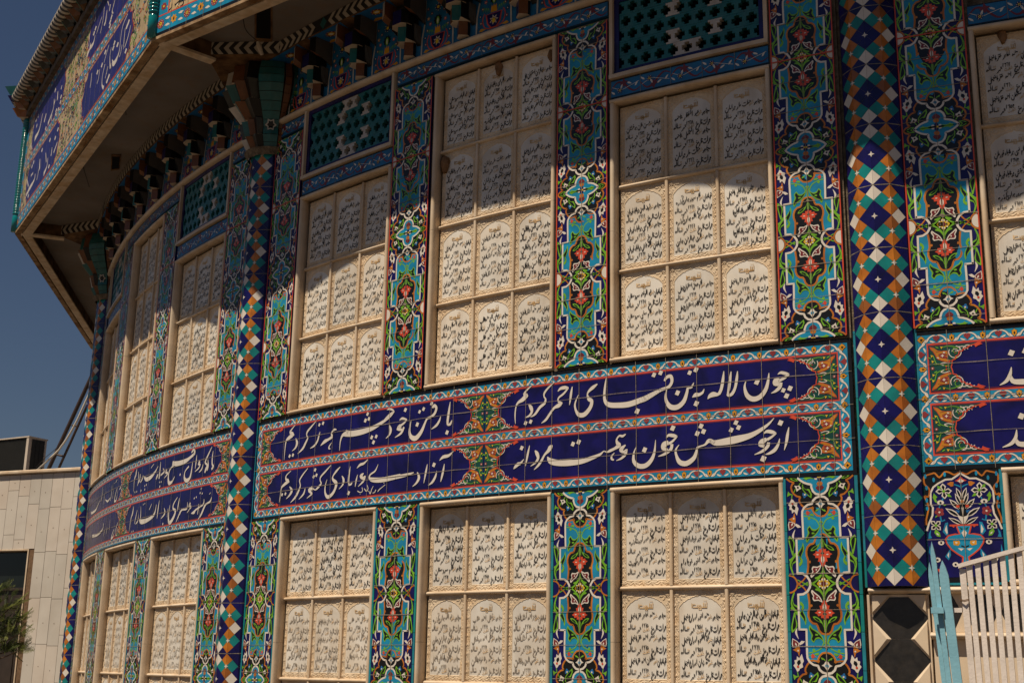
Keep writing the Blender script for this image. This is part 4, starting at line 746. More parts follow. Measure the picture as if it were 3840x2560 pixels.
# ------------------------------------------------------------------ friezes, string courses, lattice grilles
def frieze(bay, uc, hw, z0, z1, label):
    t = thing('frieze_tile_band', bay*B+uc/R, 0, label, 'tile frieze', 'blue scroll friezes')
    mb = MB(bend); zm = (z0+z1)/2; h = (z1-z0)/2
    mb.box(-hw, hw, z0, z1, -.066, -.0065, 'turqdk'); d = -.006
    mb.rect(-hw, hw, z0, z0+.005, d, 'black'); mb.rect(-hw, hw, z1-.005, z1, d, 'black')
    pt = .148; n = max(1, round(2*hw/pt)); pt = 2*hw/n
    for k in range(n):
        a = -hw+k*pt; s = 1 if k % 2 else -1
        mb.line(smooth([(a, zm+s*h*.1, .004), (a+pt*.2, zm-s*h*.62, .008), (a+pt*.42, zm-s*h*.45, .011), (a+pt*.62, zm+s*h*.3, .010), (a+pt*.80, zm+s*h*.66, .007), (a+pt, zm+s*h*.35, .003)], 4), .008, d+.0004, 'maroon')
        mb.poly([(a+pt*.42+x*.02, zm-s*h*.45+y*.02) for x, y in ((-1, -.2), (-.2, .5), (0, 1.4), (.5, .5), (1.3, .3), (.5, -.3), (.2, -1.2), (-.3, -.5))], d+.0005, 'maroon')
        mb.line(smooth([(a+pt*.05, zm-s*h*.2), (a+pt*.35, zm+s*h*.25), (a+pt*.6, zm+s*h*.05), (a+pt*.95, zm-s*h*.3)], 3), .0022, d+.0007, 'white')
        x, z = a+pt*.30, zm+s*h*.28
        mb.petals(x, z, .0165, 6, d+.0009, 'navy', inner=.7); mb.disc(x, z, .0065, d+.0012, 'yellow', k=7); mb.disc(x, z, .003, d+.0015, 'navy', k=5)
        for q in range(6): mb.disc(x+.0115*cos(q*pi/3), z+.0115*sin(q*pi/3), .0022, d+.0013, 'white', k=5)
        for x, z, an in ((a+pt*.62, zm-s*h*.32, .5*s), (a+pt*.08, zm+s*h*.45, 2.4), (a+pt*.36, zm-s*h*.05, -1.2*s), (a+pt*.86, zm-s*h*.05, .9)):
            mb.poly([(x+cos(an)*l-sin(an)*v, z+sin(an)*l+cos(an)*v) for l, v in ((-.013, 0), (-.004, .005), (.008, .0045), (.015, 0), (.006, -.003), (-.005, -.0045))], d+.0009, 'white')
    for k in range(n+1): mb.rect(-hw+k*pt-.001, -hw+k*pt+.001, z0, z1, d+.0022, M_GROUT) if 0 < k < n else None
    mb.build('scroll_tiles', t)
G['turqdk'] = glaze('blue_frieze_glaze', (0.006, 0.135, 0.30), col2=(0.006, 0.10, 0.23))
def grille(bay, uc, label):
    hw, z0, z1 = .399, 4.382, 4.815
    t = thing('lattice_grille', bay*B+uc/R, 0, label, 'lattice grille', 'turquoise lattice grilles')
    f = MB(bend)
    f.box(-hw, hw, z0, z0+.020, -.066, .012, M_FRAME)
    for s in (-1, 1): f.box(s*(hw-.009)-.009, s*(hw-.009)+.009, z0+.0205, z1, -.066, .008, M_FRAME)
    f.build('frame', t)
    b_ = MB(bend); a0, a1, c0, c1 = -hw+.018, hw-.018, z0+.020, z1; bw = .026
    for q in ((a0, a1, c0, c0+bw), (a0, a1, c1-bw, c1)): b_.box(*q, -.060, -.010, 'navy')
    for q in ((a0, a0+bw), (a1-bw, a1)): b_.box(*q, c0+bw+.0005, c1-bw-.0005, -.060, -.0105, 'navy')
    b_.build('tile_border', t)
    v = MB(bend); v.box(a0, a1, c0, c1, -.0655, -.062, M_DARK); v.build('painted_dark_backing', t)  # black sheet paints the darkness behind the lattice holes
    la, wh = MB(bend), {}
    L0, L1, Z0, Z1 = a0+bw, a1-bw, c0+bw, c1-bw; rows = 5; ph = (Z1-Z0)/rows; n = 10; pw = (L1-L0)/n; A, Bm = pw*.36, pw*.17; AH = ph*.36; BH = ph*.17
    white = {(0, 4), (0, 5), (1, 3), (1, 6), (3, 3), (3, 6), (4, 4), (4, 5)}
    def put(r, i, u0, u1, q0, q1):
        u0, u1 = max(L0, u0), min(L1, u1)
        if u1-u0 < .001: return
        (wh.setdefault((r, i), MB(bend)) if (r, i) in white else la).box(u0+.0003, u1-.0003, q0, q1, -.045, -.016, 'lattwhite' if (r, i) in white else 'tealdk', 1)
    for r in range(rows):
        q = Z0+r*ph+.0006; e = Z0+(r+1)*ph-.0006; m_ = (q+e)/2; off = .5 if r % 2 else 0
        for i in range(-1, n+1):                       # piece i sits between hole i and hole i+1
            x0 = L0+(i+off+.0)*pw; x1 = x0+pw           # hole centres x0, x1
            put(r, i, x0+.0004, x1-.0004, q, m_-AH); put(r, i, x0+.0004, x1-.0004, m_+AH, e)
            put(r, i, x0+A, x1-A, m_-BH, m_+BH)
            put(r, i, x0+Bm, x1-Bm, m_-AH+.0002, m_-BH-.0002); put(r, i, x0+Bm, x1-Bm, m_+BH+.0002, m_+AH-.0002)
    la.build('teal_lattice', t)
    for m_ in wh.values(): m_.build('white_lattice_piece', t)
G['tealdk'] = glaze('lattice_teal_glaze', (0.004, 0.125, 0.135), dust=0.08)
G['lattwhite'] = glaze('lattice_white_glaze', (0.50, 0.46, 0.41), dust=0.25)
def string_course(bay, u0, u1, z, label, h=.018, out=.028, name='string_course'):
    mb = MB(bend); pr = [(z+h*sin(t), -.004+out*cos(t)) for t in [-pi/2+pi*i/8 for i in range(9)]]+[(z+h, -.066), (z-h, -.066)]
    mb.sweep([(a, b_) for a, b_ in pr], arc_us(u0, u1, .1), M_FRAME)
    o = mb.build(name); place(o, bay*B); tag(o, label, 'moulding', 'rounded marble mouldings'); return o
for bay in (-1, 0, 1):
    bn = {-1: 'the far-left curving bay', 0: 'the middle bay', 1: 'the right bay'}[bay]
    string_course(bay, -1.80, 1.80, 4.834, 'rounded marble string course under the bracket cornice of %s' % bn) if bay < 1 else None
    for i, uc in ((0, -1.105), (2, 1.105)):
        if bay == 1 and i == 2: continue
        frieze(bay, uc, .395, 4.284, 4.376, 'blue scroll frieze over the %s nine-plaque window of %s' % (WN[i], bn))
        if bay < 1: grille(bay, uc, 'turquoise lattice grille with white pieces over the %s nine-plaque window of %s' % (WN[i], bn))
    if bay < 1:
        frieze(bay, 0, .69, 4.728, 4.812, 'long blue scroll frieze over the tall twelve-plaque window of %s' % bn)
        for s in (-1, 1): frieze(bay, s*1.655, .145, 4.728, 4.812, 'short blue scroll frieze at the %s end of the cornice in %s' % ('left' if s < 0 else 'right', bn))
    else: frieze(bay, -1.655, .145, 4.728, 4.812, 'short blue scroll frieze above the tile strip right of the right column')
# ------------------------------------------------------------------ tiled columns with capitals
def column(k, z_bot, label, pedestal):
    ang = k*B
    t = thing('tiled_column', ang, 0, label, 'column', 'mosaic tiled columns')
    h = .0343; a = 2*h; r = a/(2*sin(radians(15))); cd = -.055
    def fn(x, z, d):                                      # x unrolled across the facets
        i = math.floor(x/a+1e-9); f = x/a-i
        t0, t1 = i*pi/6, (i+1)*pi/6; rr = r+d
        p0 = (rr*sin(t0), rr*cos(t0)); p1 = (rr*sin(t1), rr*cos(t1))
        if abs(f) < 1e-6: q = p0
        else: q = (p0[0]+(p1[0]-p0[0])*f, p0[1]+(p1[1]-p0[1])*f)
        return (q[0], -(cd+q[1]), z)
    mb = MB(fn); H = 8*h; z0 = 1.952-H*math.ceil((1.952-z_bot)/H); zt = 4.70
    n = int((zt-z0)/H)+1
    g = MB(fn); g.quadgrid(-3*a, 3*a, z_bot, zt, -.002, M_GROUT, 6, 1); g.build('grout_core', t)
    def tri(pts, m, d=0.0):
        c = (sum(p[0] for p in pts)/len(pts), sum(p[1] for p in pts)/len(pts)); s = .972
        if min(p[1] for p in pts) < z_bot-1e-4 or max(p[1] for p in pts) > zt: return
        # keep strictly inside one facet so the edge maths stays on that facet
        lo = math.floor(c[0]/a)*a+2e-4; hi = lo+a-4e-4
        mb.poly([(min(hi, max(lo, c[0]+(p[0]-c[0])*s)), c[1]+(p[1]-c[1])*s) for p in pts], d, m)
    rnd = random.Random(k*10)
    def sq(i, j, zb, m, s=1):
        x, z, e = i*h, zb+j*h, h*s
        oj = m if m != 'orange' else rnd.choice(['orange', 'orange', 'orange', 'brown'])
        if i % 2 == 0:
            for sx in (-1, 1):
                ee = min(e, h*2)
                tri([(x, z+e), (x+sx*e, z), (x, z-e)], oj)
        else: tri([(x-e, z), (x, z-e), (x+e, z), (x, z+e)], oj)
    if pedestal:
        for i in (-5, -3, -1, 1, 3, 5): tri([(i*h-h, z_bot+.0004), (i*h+h, z_bot+.0004), (i*h, z_bot+h)], 'navy')
    for q in range(n+1):
        zb = z0+q*H
        for i in range(-5, 6):
            for j in range(0, 8):
                if (i+j) % 2 == 0: continue
                jj = j
                if i == 0: m = 'white' if j in (1, 7) else 'navy'
                elif abs(i) == 1: m = 'navy' if j in (0, 4) else 'teal'
                elif abs(i) == 2: m = 'orange'
                elif abs(i) == 3: m = 'navy' if j == 0 else ('white' if j == 4 else 'teal')
                else: m = 'navy'
                sq(i, j, zb, m)
        for i, j in ((0, 4), (2, 2), (-2, 2), (2, 6), (-2, 6)):      # small white star pieces
            x, z = i*h, zb+j*h; e = h*.40
            if z+e > zt or z-e < z_bot: continue
            for sx in (-1, 1): mb.poly([(x+sx*2e-4, z+e), (x+sx*e*.28, z+e*.28), (x+sx*e, z), (x+sx*e*.28, z-e*.28), (x+sx*2e-4, z-e)], .0008, 'white')
    for q in range(n+2):
        zz = z0+q*H
        if z_bot < zz < zt: mb.line([(x*a, zz+rnd.uniform(-.0015, .0015), rnd.choice([.002, .003, .004])) for x in range(-3, 4)], .003, .0006, M_GROUT)
    mb.build('tile_shaft', t)
    bd = MB(flat); bd.box(-.195, .195, z_bot, 4.72, -.064, -.028, M_MORTAR); bd.build('mortar_bed', t)
    et = MB(flat); z = z_bot
    while z < 3.0:
        e = min(z+rnd.uniform(.10, .15), 3.0)
        for s in (-1, 1): et.box(s*.1215-.0055, s*.1215+.0055, z+.001, e-.001, -.05, -.004, rnd.choice(['turqedge', 'turqedge', 'teal']))
        z = e
    et.build('edge_tiles', t)
    # capital: a swelling stalactite bulb of ribs and stacked cells
    cp = MB(flat)
    PRF = [(4.660, .150), (4.70, .168), (4.745, .186), (4.79, .182), (4.835, .196), (4.88, .226), (4.93, .262), (4.98, .292), (5.03, .312), (5.08, .318), (5.13, .305), (5.182, .285)]
    def pt(a_, z_, r_): return (r_*sin(a_), -(r_*cos(a_)-.055), z_)
    D2 = radians
    def rib(a0, a1, col, k=1.0, gap=.06):
        for (za, ra), (zb, rb) in zip(PRF[:-1], PRF[1:]):
            zc = zb-(zb-za)*gap; rc = ra+(rb-ra)*(1-gap)
            n_ = max(1, round((a1-a0)/D2(12)))
            for i in range(n_):
                b0, b1 = a0+(a1-a0)*i/n_, a0+(a1-a0)*(i+1)/n_
                cp.raw([pt(b0, za, ra*k), pt(b1, za, ra*k), pt(b1, zc, rc*k), pt(b0, zc, rc*k)], [(0, 1, 2, 3)], G[col])
        for e_ in (a0, a1):
            for (za, ra), (zb, rb) in zip(PRF[:-1], PRF[1:]): cp.raw([pt(e_, za, ra*k), pt(e_, zb, rb*k), pt(e_, zb, rb*.82), pt(e_, za, ra*.82)], [(0, 1, 2, 3)], G['capdark'])
    core = [(z_, r_*.86) for z_, r_ in PRF]
    for (za, ra), (zb, rb) in zip(core[:-1], core[1:]):
        for i in range(12): b0, b1 = -pi/2+pi*i/12, -pi/2+pi*(i+1)/12; cp.raw([pt(b0, za, ra), pt(b1, za, ra), pt(b1, zb, rb), pt(b0, zb, rb)], [(0, 1, 2, 3)], M_RUST)
    for s in (-1, 1):
        for a0, a1, c_, k_ in ((38, 66, 'tealcap', 1.0), (68, 76, 'capbrown', .95), (78, 92, 'tealcap', .97), (-1, -1, '', 0)):
            if c_: rib(*(sorted((D2(a0)*s, D2(a1)*s))), c_, k_)
    cells = [(4.665, 4.745, 3), (4.75, 4.845, 4), (4.85, 4.945, 3), (4.95, 5.055, 4), (5.06, 5.178, 3)]
    rad = lambda z_: [ra+(rb-ra)*(z_-za)/(zb-za) for (za, ra), (zb, rb) in zip(PRF[:-1], PRF[1:]) if za <= z_ <= zb][0]
    pal = [('tealcap', 'capbrown'), ('black', 'capdark'), ('capbrown', 'tealcap'), ('capdark', 'black'), ('tealcap', 'lattwhite'), ('black', 'capbrown'), ('lattwhite', 'capdark')]; ci = int(abs(k)*10)
    for z0_, z1_, n_ in cells:
        A0, A1 = D2(-36), D2(36)
        for i in range(n_):
            b0, b1 = A0+(A1-A0)*i/n_, A0+(A1-A0)*(i+1)/n_; bm = (b0+b1)/2; ci += 1; c1, c2 = pal[(ci*3) % 7]
            ra, rb = rad(z0_)*.95, rad(z1_)*1.0; e_ = 1.07
            v = [pt(b0, z0_, ra*.93), pt(bm, z0_, ra*e_), pt(b1, z0_, ra*.93), pt(b0, z1_, rb*.95), pt(bm, z1_, rb*e_), pt(b1, z1_, rb*.95), pt(bm, z0_-.012, ra*.84)]
            cp.raw(v, [(0, 1, 4, 3)], G[c1]); cp.raw(v, [(1, 2, 5, 4)], G[c2]); cp.raw(v, [(0, 6, 1)], M_PLASTER if i % 2 else G['capbrown']); cp.raw(v, [(6, 2, 1)], M_PLASTER if i % 2 else G['capdark'])
    for s in (-1, 1):
        a_ = D2(52)*s; zz = 4.80
        for rr, c_, o_ in ((.036, 'lattwhite', .004), (.024, 'black', .006)):
            q_ = []
            for i in range(12):
                w_ = rr*(1 if i % 2 == 0 else .66); da = w_*cos(i*pi/6)/.19; z_ = zz+w_*1.1*sin(i*pi/6); q_.append(pt(a_+da, z_, rad(z_)+o_))
            cp.raw(q_, [tuple(range(12))], G[c_])
    cp.build('capital', t)
    # pointed abacus with a chevron face
    ab = MB(flat); P = [(-.33, .13), (-.02, .43), (.02, .43), (.33, .13)]
    chev_path(ab, P, 5.185, 5.265)
    ab.raw([(x, -d, 5.183) for x, d in P]+[(.33, .0, 5.183), (-.33, .0, 5.183)], [(0, 5, 4, 3, 2, 1)], M_RUST)
    ab.build('chevron_abacus', t)
    # plaster neck ring
    nk = MB(flat); n_ = 14
    pr = [(.150*sin(-pi/2+pi*i/n_), .150*cos(-pi/2+pi*i/n_)-.055) for i in range(n_+1)]; pr2 = [(x*1.16, (y+.055)*1.16-.055) for x, y in pr]
    for i in range(n_): nk.raw([(pr[i][0], -pr[i][1], 4.625), (pr[i+1][0], -pr[i+1][1], 4.625), (pr2[i+1][0], -pr2[i+1][1], 4.668), (pr2[i][0], -pr2[i][1], 4.668)], [(0, 1, 2, 3)], M_MORTAR, True)
    nk.build('neck_ring', t)
    if pedestal:
        pm = MB(flat); prf = [(1.9385+.0135*sin(q), -.02+.050*cos(q)) for q in [-pi/2+pi*i/8 for i in range(9)]]+[(1.952, -.06), (1.925, -.06)]
        pm.sweep(prf, [-.112, .116], M_FRAME); pm.build('pedestal_moulding', t)
        bk = MB(flat); bk.box(-.112, .112, .2, 1.924, -.066, -.004, M_MARBLE); bk.build('pedestal_block', t)
        ed = MB(flat); ed.box(-.120, -.1105, .2, 1.9235, -.066, .012, M_FRAME); ed.build('pedestal_edge', t)
        hx = MB(flat); tr = MB(flat); z = 1.915; ph = .1605; hw = .104; f = .036
        while z > .6:
            zm = z-ph/2
            hx.poly([(-f, z-.0008), (-hw, zm+.005), (-hw, zm-.005), (-f, z-ph+.0008), (f, z-ph+.0008), (hw, zm-.005), (hw, zm+.005), (f, z-.0008)][::1], -.0025, 'blackstone')
            for s in (-1, 1):
                o_ = [(s*hw, zm-.006), (s*(f+.001), z-ph), (s*hw, zm-ph+.006)]; i_ = [(s*(hw-.002), zm-.020), (s*(f+.016), z-ph), (s*(hw-.002), zm-ph+.020)]
                if s < 0: pass
                v = [(p[0], .003, p[1]) for p in o_]+[(p[0], -.010, p[1]) for p in i_]
                fs = [(0, 1, 4, 3), (1, 2, 5, 4), (2, 0, 3, 5), (3, 4, 5)]
                tr.raw(v, fs, M_MARBLE)
            z -= ph
        for s in (-1, 1):
            o_ = [(s*hw, 1.9235), (s*f, 1.9235), (s*hw, 1.915-ph/2+.013)]
            v = [(p[0], .003, p[1]) for p in o_]+[(p[0]*.97, -.010, p[1]-.002 if i < 2 else p[1]+.010) for i, p in enumerate(o_)]
            tr.raw(v, [(0, 1, 4, 3), (1, 2, 5, 4), (2, 0, 3, 5), (3, 4, 5)], M_MARBLE)
        hx.build('black_hexagon_inlay', t); tr.build('white_triangle_inlay', t, fix=True)
    return t
G['blackstone'] = mat('black_granite', (0.011, 0.011, 0.012), rough=0.30, spec=0.45, var=0.4, vscale=50, dust=0.06)
G['shadegrey'] = glaze('shaded_grey_white_glaze', (0.075, 0.066, 0.06), dust=0.05); G['capbrown'] = glaze('capital_brown_glaze', (0.14, 0.045, 0.012), dust=0.10); G['capdark'] = glaze('dark_glaze_and_shade', (0.020, 0.022, 0.018), dust=0.06); G['tealcap'] = glaze('capital_teal_glaze', (0.005, 0.105, 0.11), dust=0.08); G['orangecap'] = glaze('capital_orange_glaze', (0.30, 0.095, 0.02), dust=0.12)  # grey and dark tones carry the shade under eaves and coping in their colour
def chev_path(mb, P, z0, z1, pitch=.062):
    """black and white chevrons wrapped on a path of (u, d) points, laid as real pieces on the face"""
    zm = (z0+z1)/2
    for q in range(len(P)-1):
        (x0, d0), (x1, d1) = P[q], P[q+1]; L = sqrt((x1-x0)**2+(d1-d0)**2); n = max(1, round(L/pitch)); pt = L/n
        def at(t, z): f = max(0, min(1, t/L)); return (x0+(x1-x0)*f, -(d0+(d1-d0)*f), z)
        if L < .1:
            mb.raw([at(0, z0), at(L, z0), at(L, z1), at(0, z1)], [(0, 1, 2, 3)], G['tealdk']); continue
        sgn = 1 if (x0+x1) > 0 else -1
        for k in range(-1, n+1):
            for c, o in (('chevblack', 0), ('chevwhite', .5)):
                a = (k+o)*pt; b_ = a+pt*.5; s = pt*.55*sgn
                v = [at(a+s*.5, z0), at(b_+s*.5, z0), at(b_-s*.5, zm), at(a-s*.5, zm), at(a+s*.5, z1), at(b_+s*.5, z1)]
                if (Vector(v[0])-Vector(v[1])).length < 1e-5 and (Vector(v[2])-Vector(v[3])).length < 1e-5: continue
                mb.raw(v, [(0, 1, 2, 3), (3, 2, 5, 4)], G[c])
G['chevblack'] = mat('chevron_black', (0.012, 0.011, 0.010), rough=.6, dust=.04); G['chevwhite'] = mat('chevron_white', (0.50, 0.44, 0.36), rough=.7, dust=.12)
column(-1.5, .6, 'leftmost column of orange, turquoise and navy diamond tiles, seen against the sky', False)
column(-.5, .6, 'middle mosaic column of diamond tiles between the far-left bay and the middle bay', False)
column(.504, 1.952, 'right mosaic column of diamond tiles on a black and white marble pedestal', True)

# ------------------------------------------------------------------ bracket cornice: wall panels, corbels, chevron moulding
def cornice_panel(bay):
    bn = {-1: 'the far-left curving bay', 0: 'the middle bay'}[bay]
    t = thing('floral_cornice_panel', bay*B, 0, 'blue floral tile cornice behind the stalactite brackets of %s' % bn, 'tile cornice', 'floral cornices')
    mb = MB(bend); hu = 1.62; z0, z1 = 4.853, 5.185
    mb.box(-hu, hu, z0, z1, -.066, -.004, 'turqdk', 40)
    for k in range(9):
        u = -1.38-.197+k*.394
        if abs(u) > 1.6: continue
        d = -.0035
        mb.poly([(u-.055, z0+.10), (u-.045, z0+.045), (u-.02, z0+.012), (u+.02, z0+.012), (u+.045, z0+.045), (u+.055, z0+.10)], d, 'red'); mb.poly([(u-.047, z0+.097), (u-.036, z0+.045), (u-.015, z0+.02), (u+.015, z0+.02), (u+.036, z0+.045), (u+.047, z0+.097)], d+.0004, 'navy')
        mb.petals(u, z0+.06, .030, 7, d+.0008, 'white', inner=.5); mb.petals(u, z0+.058, .022, 7, d+.0012, 'maroon', inner=.5); mb.disc(u, z0+.055, .011, d+.0016, 'yellow', ry=.015, k=8)
        mb.poly([(u-.022, z0+.105), (u-.016, z0+.15), (u-.006, z0+.135), (u, z0+.155), (u+.006, z0+.135), (u+.016, z0+.15), (u+.022, z0+.105)], d+.0006, 'amber')
        mb.petals(u, z0+.185, .033, 10, d+.0005, 'black', inner=.72); mb.disc(u, z0+.180, .012, d+.0009, 'green', ry=.026, k=8); mb.disc(u, z0+.178, .006, d+.0013, 'white', ry=.018, k=8)
        mb.petals(u, z0+.262, .030, 8, d+.0006, 'navy', inner=.5); mb.disc(u, z0+.262, .010, d+.001, 'yellow', k=8)
        for q in range(8): mb.disc(u+.021*cos(q*pi/4), z0+.262+.021*sin(q*pi/4), .004, d+.001, 'white', ry=.0025, k=5, rot=q*pi/4)
        for s in (-1, 1):
            mb.line(smooth([(u+s*.02, z0+.012), (u+s*.06, z0+.03), (u+s*.075, z0+.075), (u+s*.062, z0+.11)], 3), .006, d+.0003, 'red')
            for (a, b_, c) in ((.085, .06, 'maroon'), (.075, .14, 'maroon'), (.055, .175, 'red'), (.07, .21, 'amber'), (.045, .235, 'maroon'), (.09, .10, 'navy'), (.075, .27, 'maroon')):
                mb.petals(u+s*a, z0+b_, .014, 5, d+.0006, c, rot=a*20); mb.disc(u+s*a, z0+b_, .0045, d+.001, 'white', k=5)
            for q in range(4): mb.poly([(u+s*(.03+q*.013), z0+.105+q*.004), (u+s*(.04+q*.013), z0+.135+q*.004), (u+s*(.033+q*.013), z0+.135+q*.004)], d+.0006, 'green')
            mb.poly([(u+s*.05, z0+.02), (u+s*.085, z0+.03), (u+s*.10, z0+.015), (u+s*.08, z0+.01)], d+.0005, 'amber')
            mb.line([(u+s*.115, z0), (u+s*.113, z0+.10), (u+s*.095, z0+.19), (u+s*.093, z1)], .010, d+.0015, 'lattwhite')
    mb.build('floral_tiles', t)
    # flat blue soffit tiles with a maroon flower above each gap
    s_ = MB(bend)
    for k in range(9):
        u = -1.38-.197+k*.394
        if abs(u) > 1.6: continue
        def hp(x, y): return bend(u+x, 5.180, y)
        o = [(-.11, 0), (.11, 0), (.15, .14), (-.15, .14)]
        s_.raw([hp(*p) for p in o], [(0, 3, 2, 1)], G['blue'])
        def low(pts, m, q): s_.raw([(bend(u+x, 5.180-q, y)) for x, y in pts], [tuple(range(len(pts)))], G[m])
        low([(.045*(1 if i % 2 else .8)*cos(pi*i/9), .085+.030*(1 if i % 2 else .8)*sin(pi*i/9)) for i in range(18)], 'maroon', .0006)
        low([(.026*cos(pi*i/5), .085+.016*sin(pi*i/5)) for i in range(10)], 'yellow', .0010); low([(.016*cos(pi*i/5), .085+.010*sin(pi*i/5)) for i in range(10)], 'white', .0014)
        for q in range(8): low([(.036*cos(q*pi/4)+.005*cos(i*2), .085+.023*sin(q*pi/4)+.004*sin(i*2)) for i in range(3)], 'white', .0012)
        low([(-.10, .02), (-.06, .04), (.0, .025), (.06, .04), (.10, .02), (.06, .012), (0, .008), (-.06, .012)], 'amber', .0006)
    s_.build('soffit_tiles', t)
    c = MB(bend); hu = 1.62
    c.box(-hu, hu, 5.1815, 5.186, 0, .145, M_RUST, 30)
    t2 = thing('chevron_moulding', bay*B, 0, 'black and white chevron moulding along the top of the brackets of %s' % bn, 'moulding', 'chevron mouldings')
    c.build('backing_strip', t2)
    ch = MB(bend); n = 52; pt = 2*hu/n; z0, z1 = 5.1865, 5.2655; zm = (z0+z1)/2
    ch.box(-hu, hu, z0, z1, 0, .1445, 'chevblack', 40)
    for k in range(n):
        a = -hu+k*pt; s = 1 if a > -1.2 else -1
        if k in (6, 7):
            if k == 6: ch.poly([(a+pt, z0), (a+pt*1.5, zm), (a+pt, z1), (a+pt*.5, zm)], .1452, 'tealdk')
            continue
        e = pt*.30*s
        pts = [(a+e, z0), (a+pt*.5+e, z0), (a+pt*.5-e, zm), (a+pt*.5+e, z1), (a+e, z1), (a-e, zm)]
        ch.poly([(max(-hu, min(hu, x)), z) for x, z in pts], .1452, 'chevwhite')
    ch.build('chevron_pieces', t2)
def corbel_mesh():
    mb = MB(flat)
    def prism(front, zb, zt, colors, under=M_PLASTER, slope=0.0):
        """front: list of (x, out) from left to right; walls drop back to the wall plane"""
        n = len(front)
        lo = [(x, -(o-slope), zb) for x, o in front]; hi = [(x, -o, zt) for x, o in front]
        for i in range(n-1): mb.raw([lo[i], lo[i+1], hi[i+1], hi[i]], [(0, 1, 2, 3)], G[colors[i]] if isinstance(colors[i], str) else colors[i])
        back = [(front[-1][0], -.0, zb), (front[0][0], -.0, zb)]
        mb.raw(lo+back, [tuple(range(n+2))[::-1]], under); mb.raw(hi+[(front[-1][0], 0, zt), (front[0][0], 0, zt)], [tuple(range(n+2))], under)
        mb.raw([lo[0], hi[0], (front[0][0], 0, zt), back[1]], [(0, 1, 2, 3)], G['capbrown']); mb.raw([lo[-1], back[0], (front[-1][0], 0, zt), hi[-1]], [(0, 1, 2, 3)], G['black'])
    prism([(-.034, .020), (.004, .052), (.040, .020)], 4.862, 4.940, ['navy', 'capbrown'])
    prism([(-.062, .046), (-.024, .066), (-.024, .080), (.010, .056), (.044, .084), (.050, .030)], 4.941, 5.030, ['capbrown', 'lattwhite', 'tealdk', 'tealdk', 'black'])
    prism([(-.072, .078), (-.040, .108), (.026, .108), (.052, .074)], 5.031, 5.112, ['capdark', 'navy', 'black'])
    mb.raw([(-.040, -.108, 5.113), (.026, -.108, 5.113), (-.008, -.062, 5.150)], [(0, 1, 2)], M_PLASTER)
    mb.raw([(-.085, -.05, 5.112), (.075, -.05, 5.112), (.075, -.05, 5.18), (-.085, -.05, 5.18)], [(0, 1, 2, 3)], G['capdark'])
    for s, c1, c2, c3 in ((-1, 'lattwhite', 'capbrown', 'capdark'), (1, 'black', 'tealdk', 'shadegrey')):  # right wing's outer face: grey-white darkened in colour to look shaded
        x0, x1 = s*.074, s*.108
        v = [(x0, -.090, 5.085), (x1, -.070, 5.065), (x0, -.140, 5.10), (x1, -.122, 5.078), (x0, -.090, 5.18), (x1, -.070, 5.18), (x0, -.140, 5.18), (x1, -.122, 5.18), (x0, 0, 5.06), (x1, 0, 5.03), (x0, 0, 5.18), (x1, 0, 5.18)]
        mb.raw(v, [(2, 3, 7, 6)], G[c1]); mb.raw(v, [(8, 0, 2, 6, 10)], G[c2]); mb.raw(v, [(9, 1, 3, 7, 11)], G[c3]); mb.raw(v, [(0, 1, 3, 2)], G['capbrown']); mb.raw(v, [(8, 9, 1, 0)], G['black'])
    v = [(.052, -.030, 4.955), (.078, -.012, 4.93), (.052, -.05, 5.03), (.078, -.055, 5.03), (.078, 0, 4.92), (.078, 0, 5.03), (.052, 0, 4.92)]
    mb.raw(v, [(0, 1, 3, 2)], G['black']); mb.raw(v, [(1, 4, 5, 3)], G['shadegrey']); mb.raw(v, [(6, 4, 1, 0)], G['black'])
    me = mb.mesh('stalactite_bracket')
    bm = bmesh.new(); bm.from_mesh(me); bmesh.ops.remove_doubles(bm, verts=bm.verts, dist=1e-5); bm.to_mesh(me); bm.free()
    return me
ME_CORBEL = corbel_mesh()
ORD = ('first', 'second', 'third', 'fourth', 'fifth', 'sixth', 'seventh', 'eighth')
for bay in (-1, 0):
    cornice_panel(bay)
    for k in range(8):
        if bay == 0 and k > 6: continue
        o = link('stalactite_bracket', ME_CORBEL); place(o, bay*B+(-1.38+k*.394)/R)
        nm = 'middle' if bay == 0 else 'left'
        tag(o, '%s stalactite tile bracket under the eaves, counted rightward from the %s column' % (ORD[k], 'middle' if bay == 0 else 'leftmost'), 'bracket', 'stalactite tile brackets under the eaves')
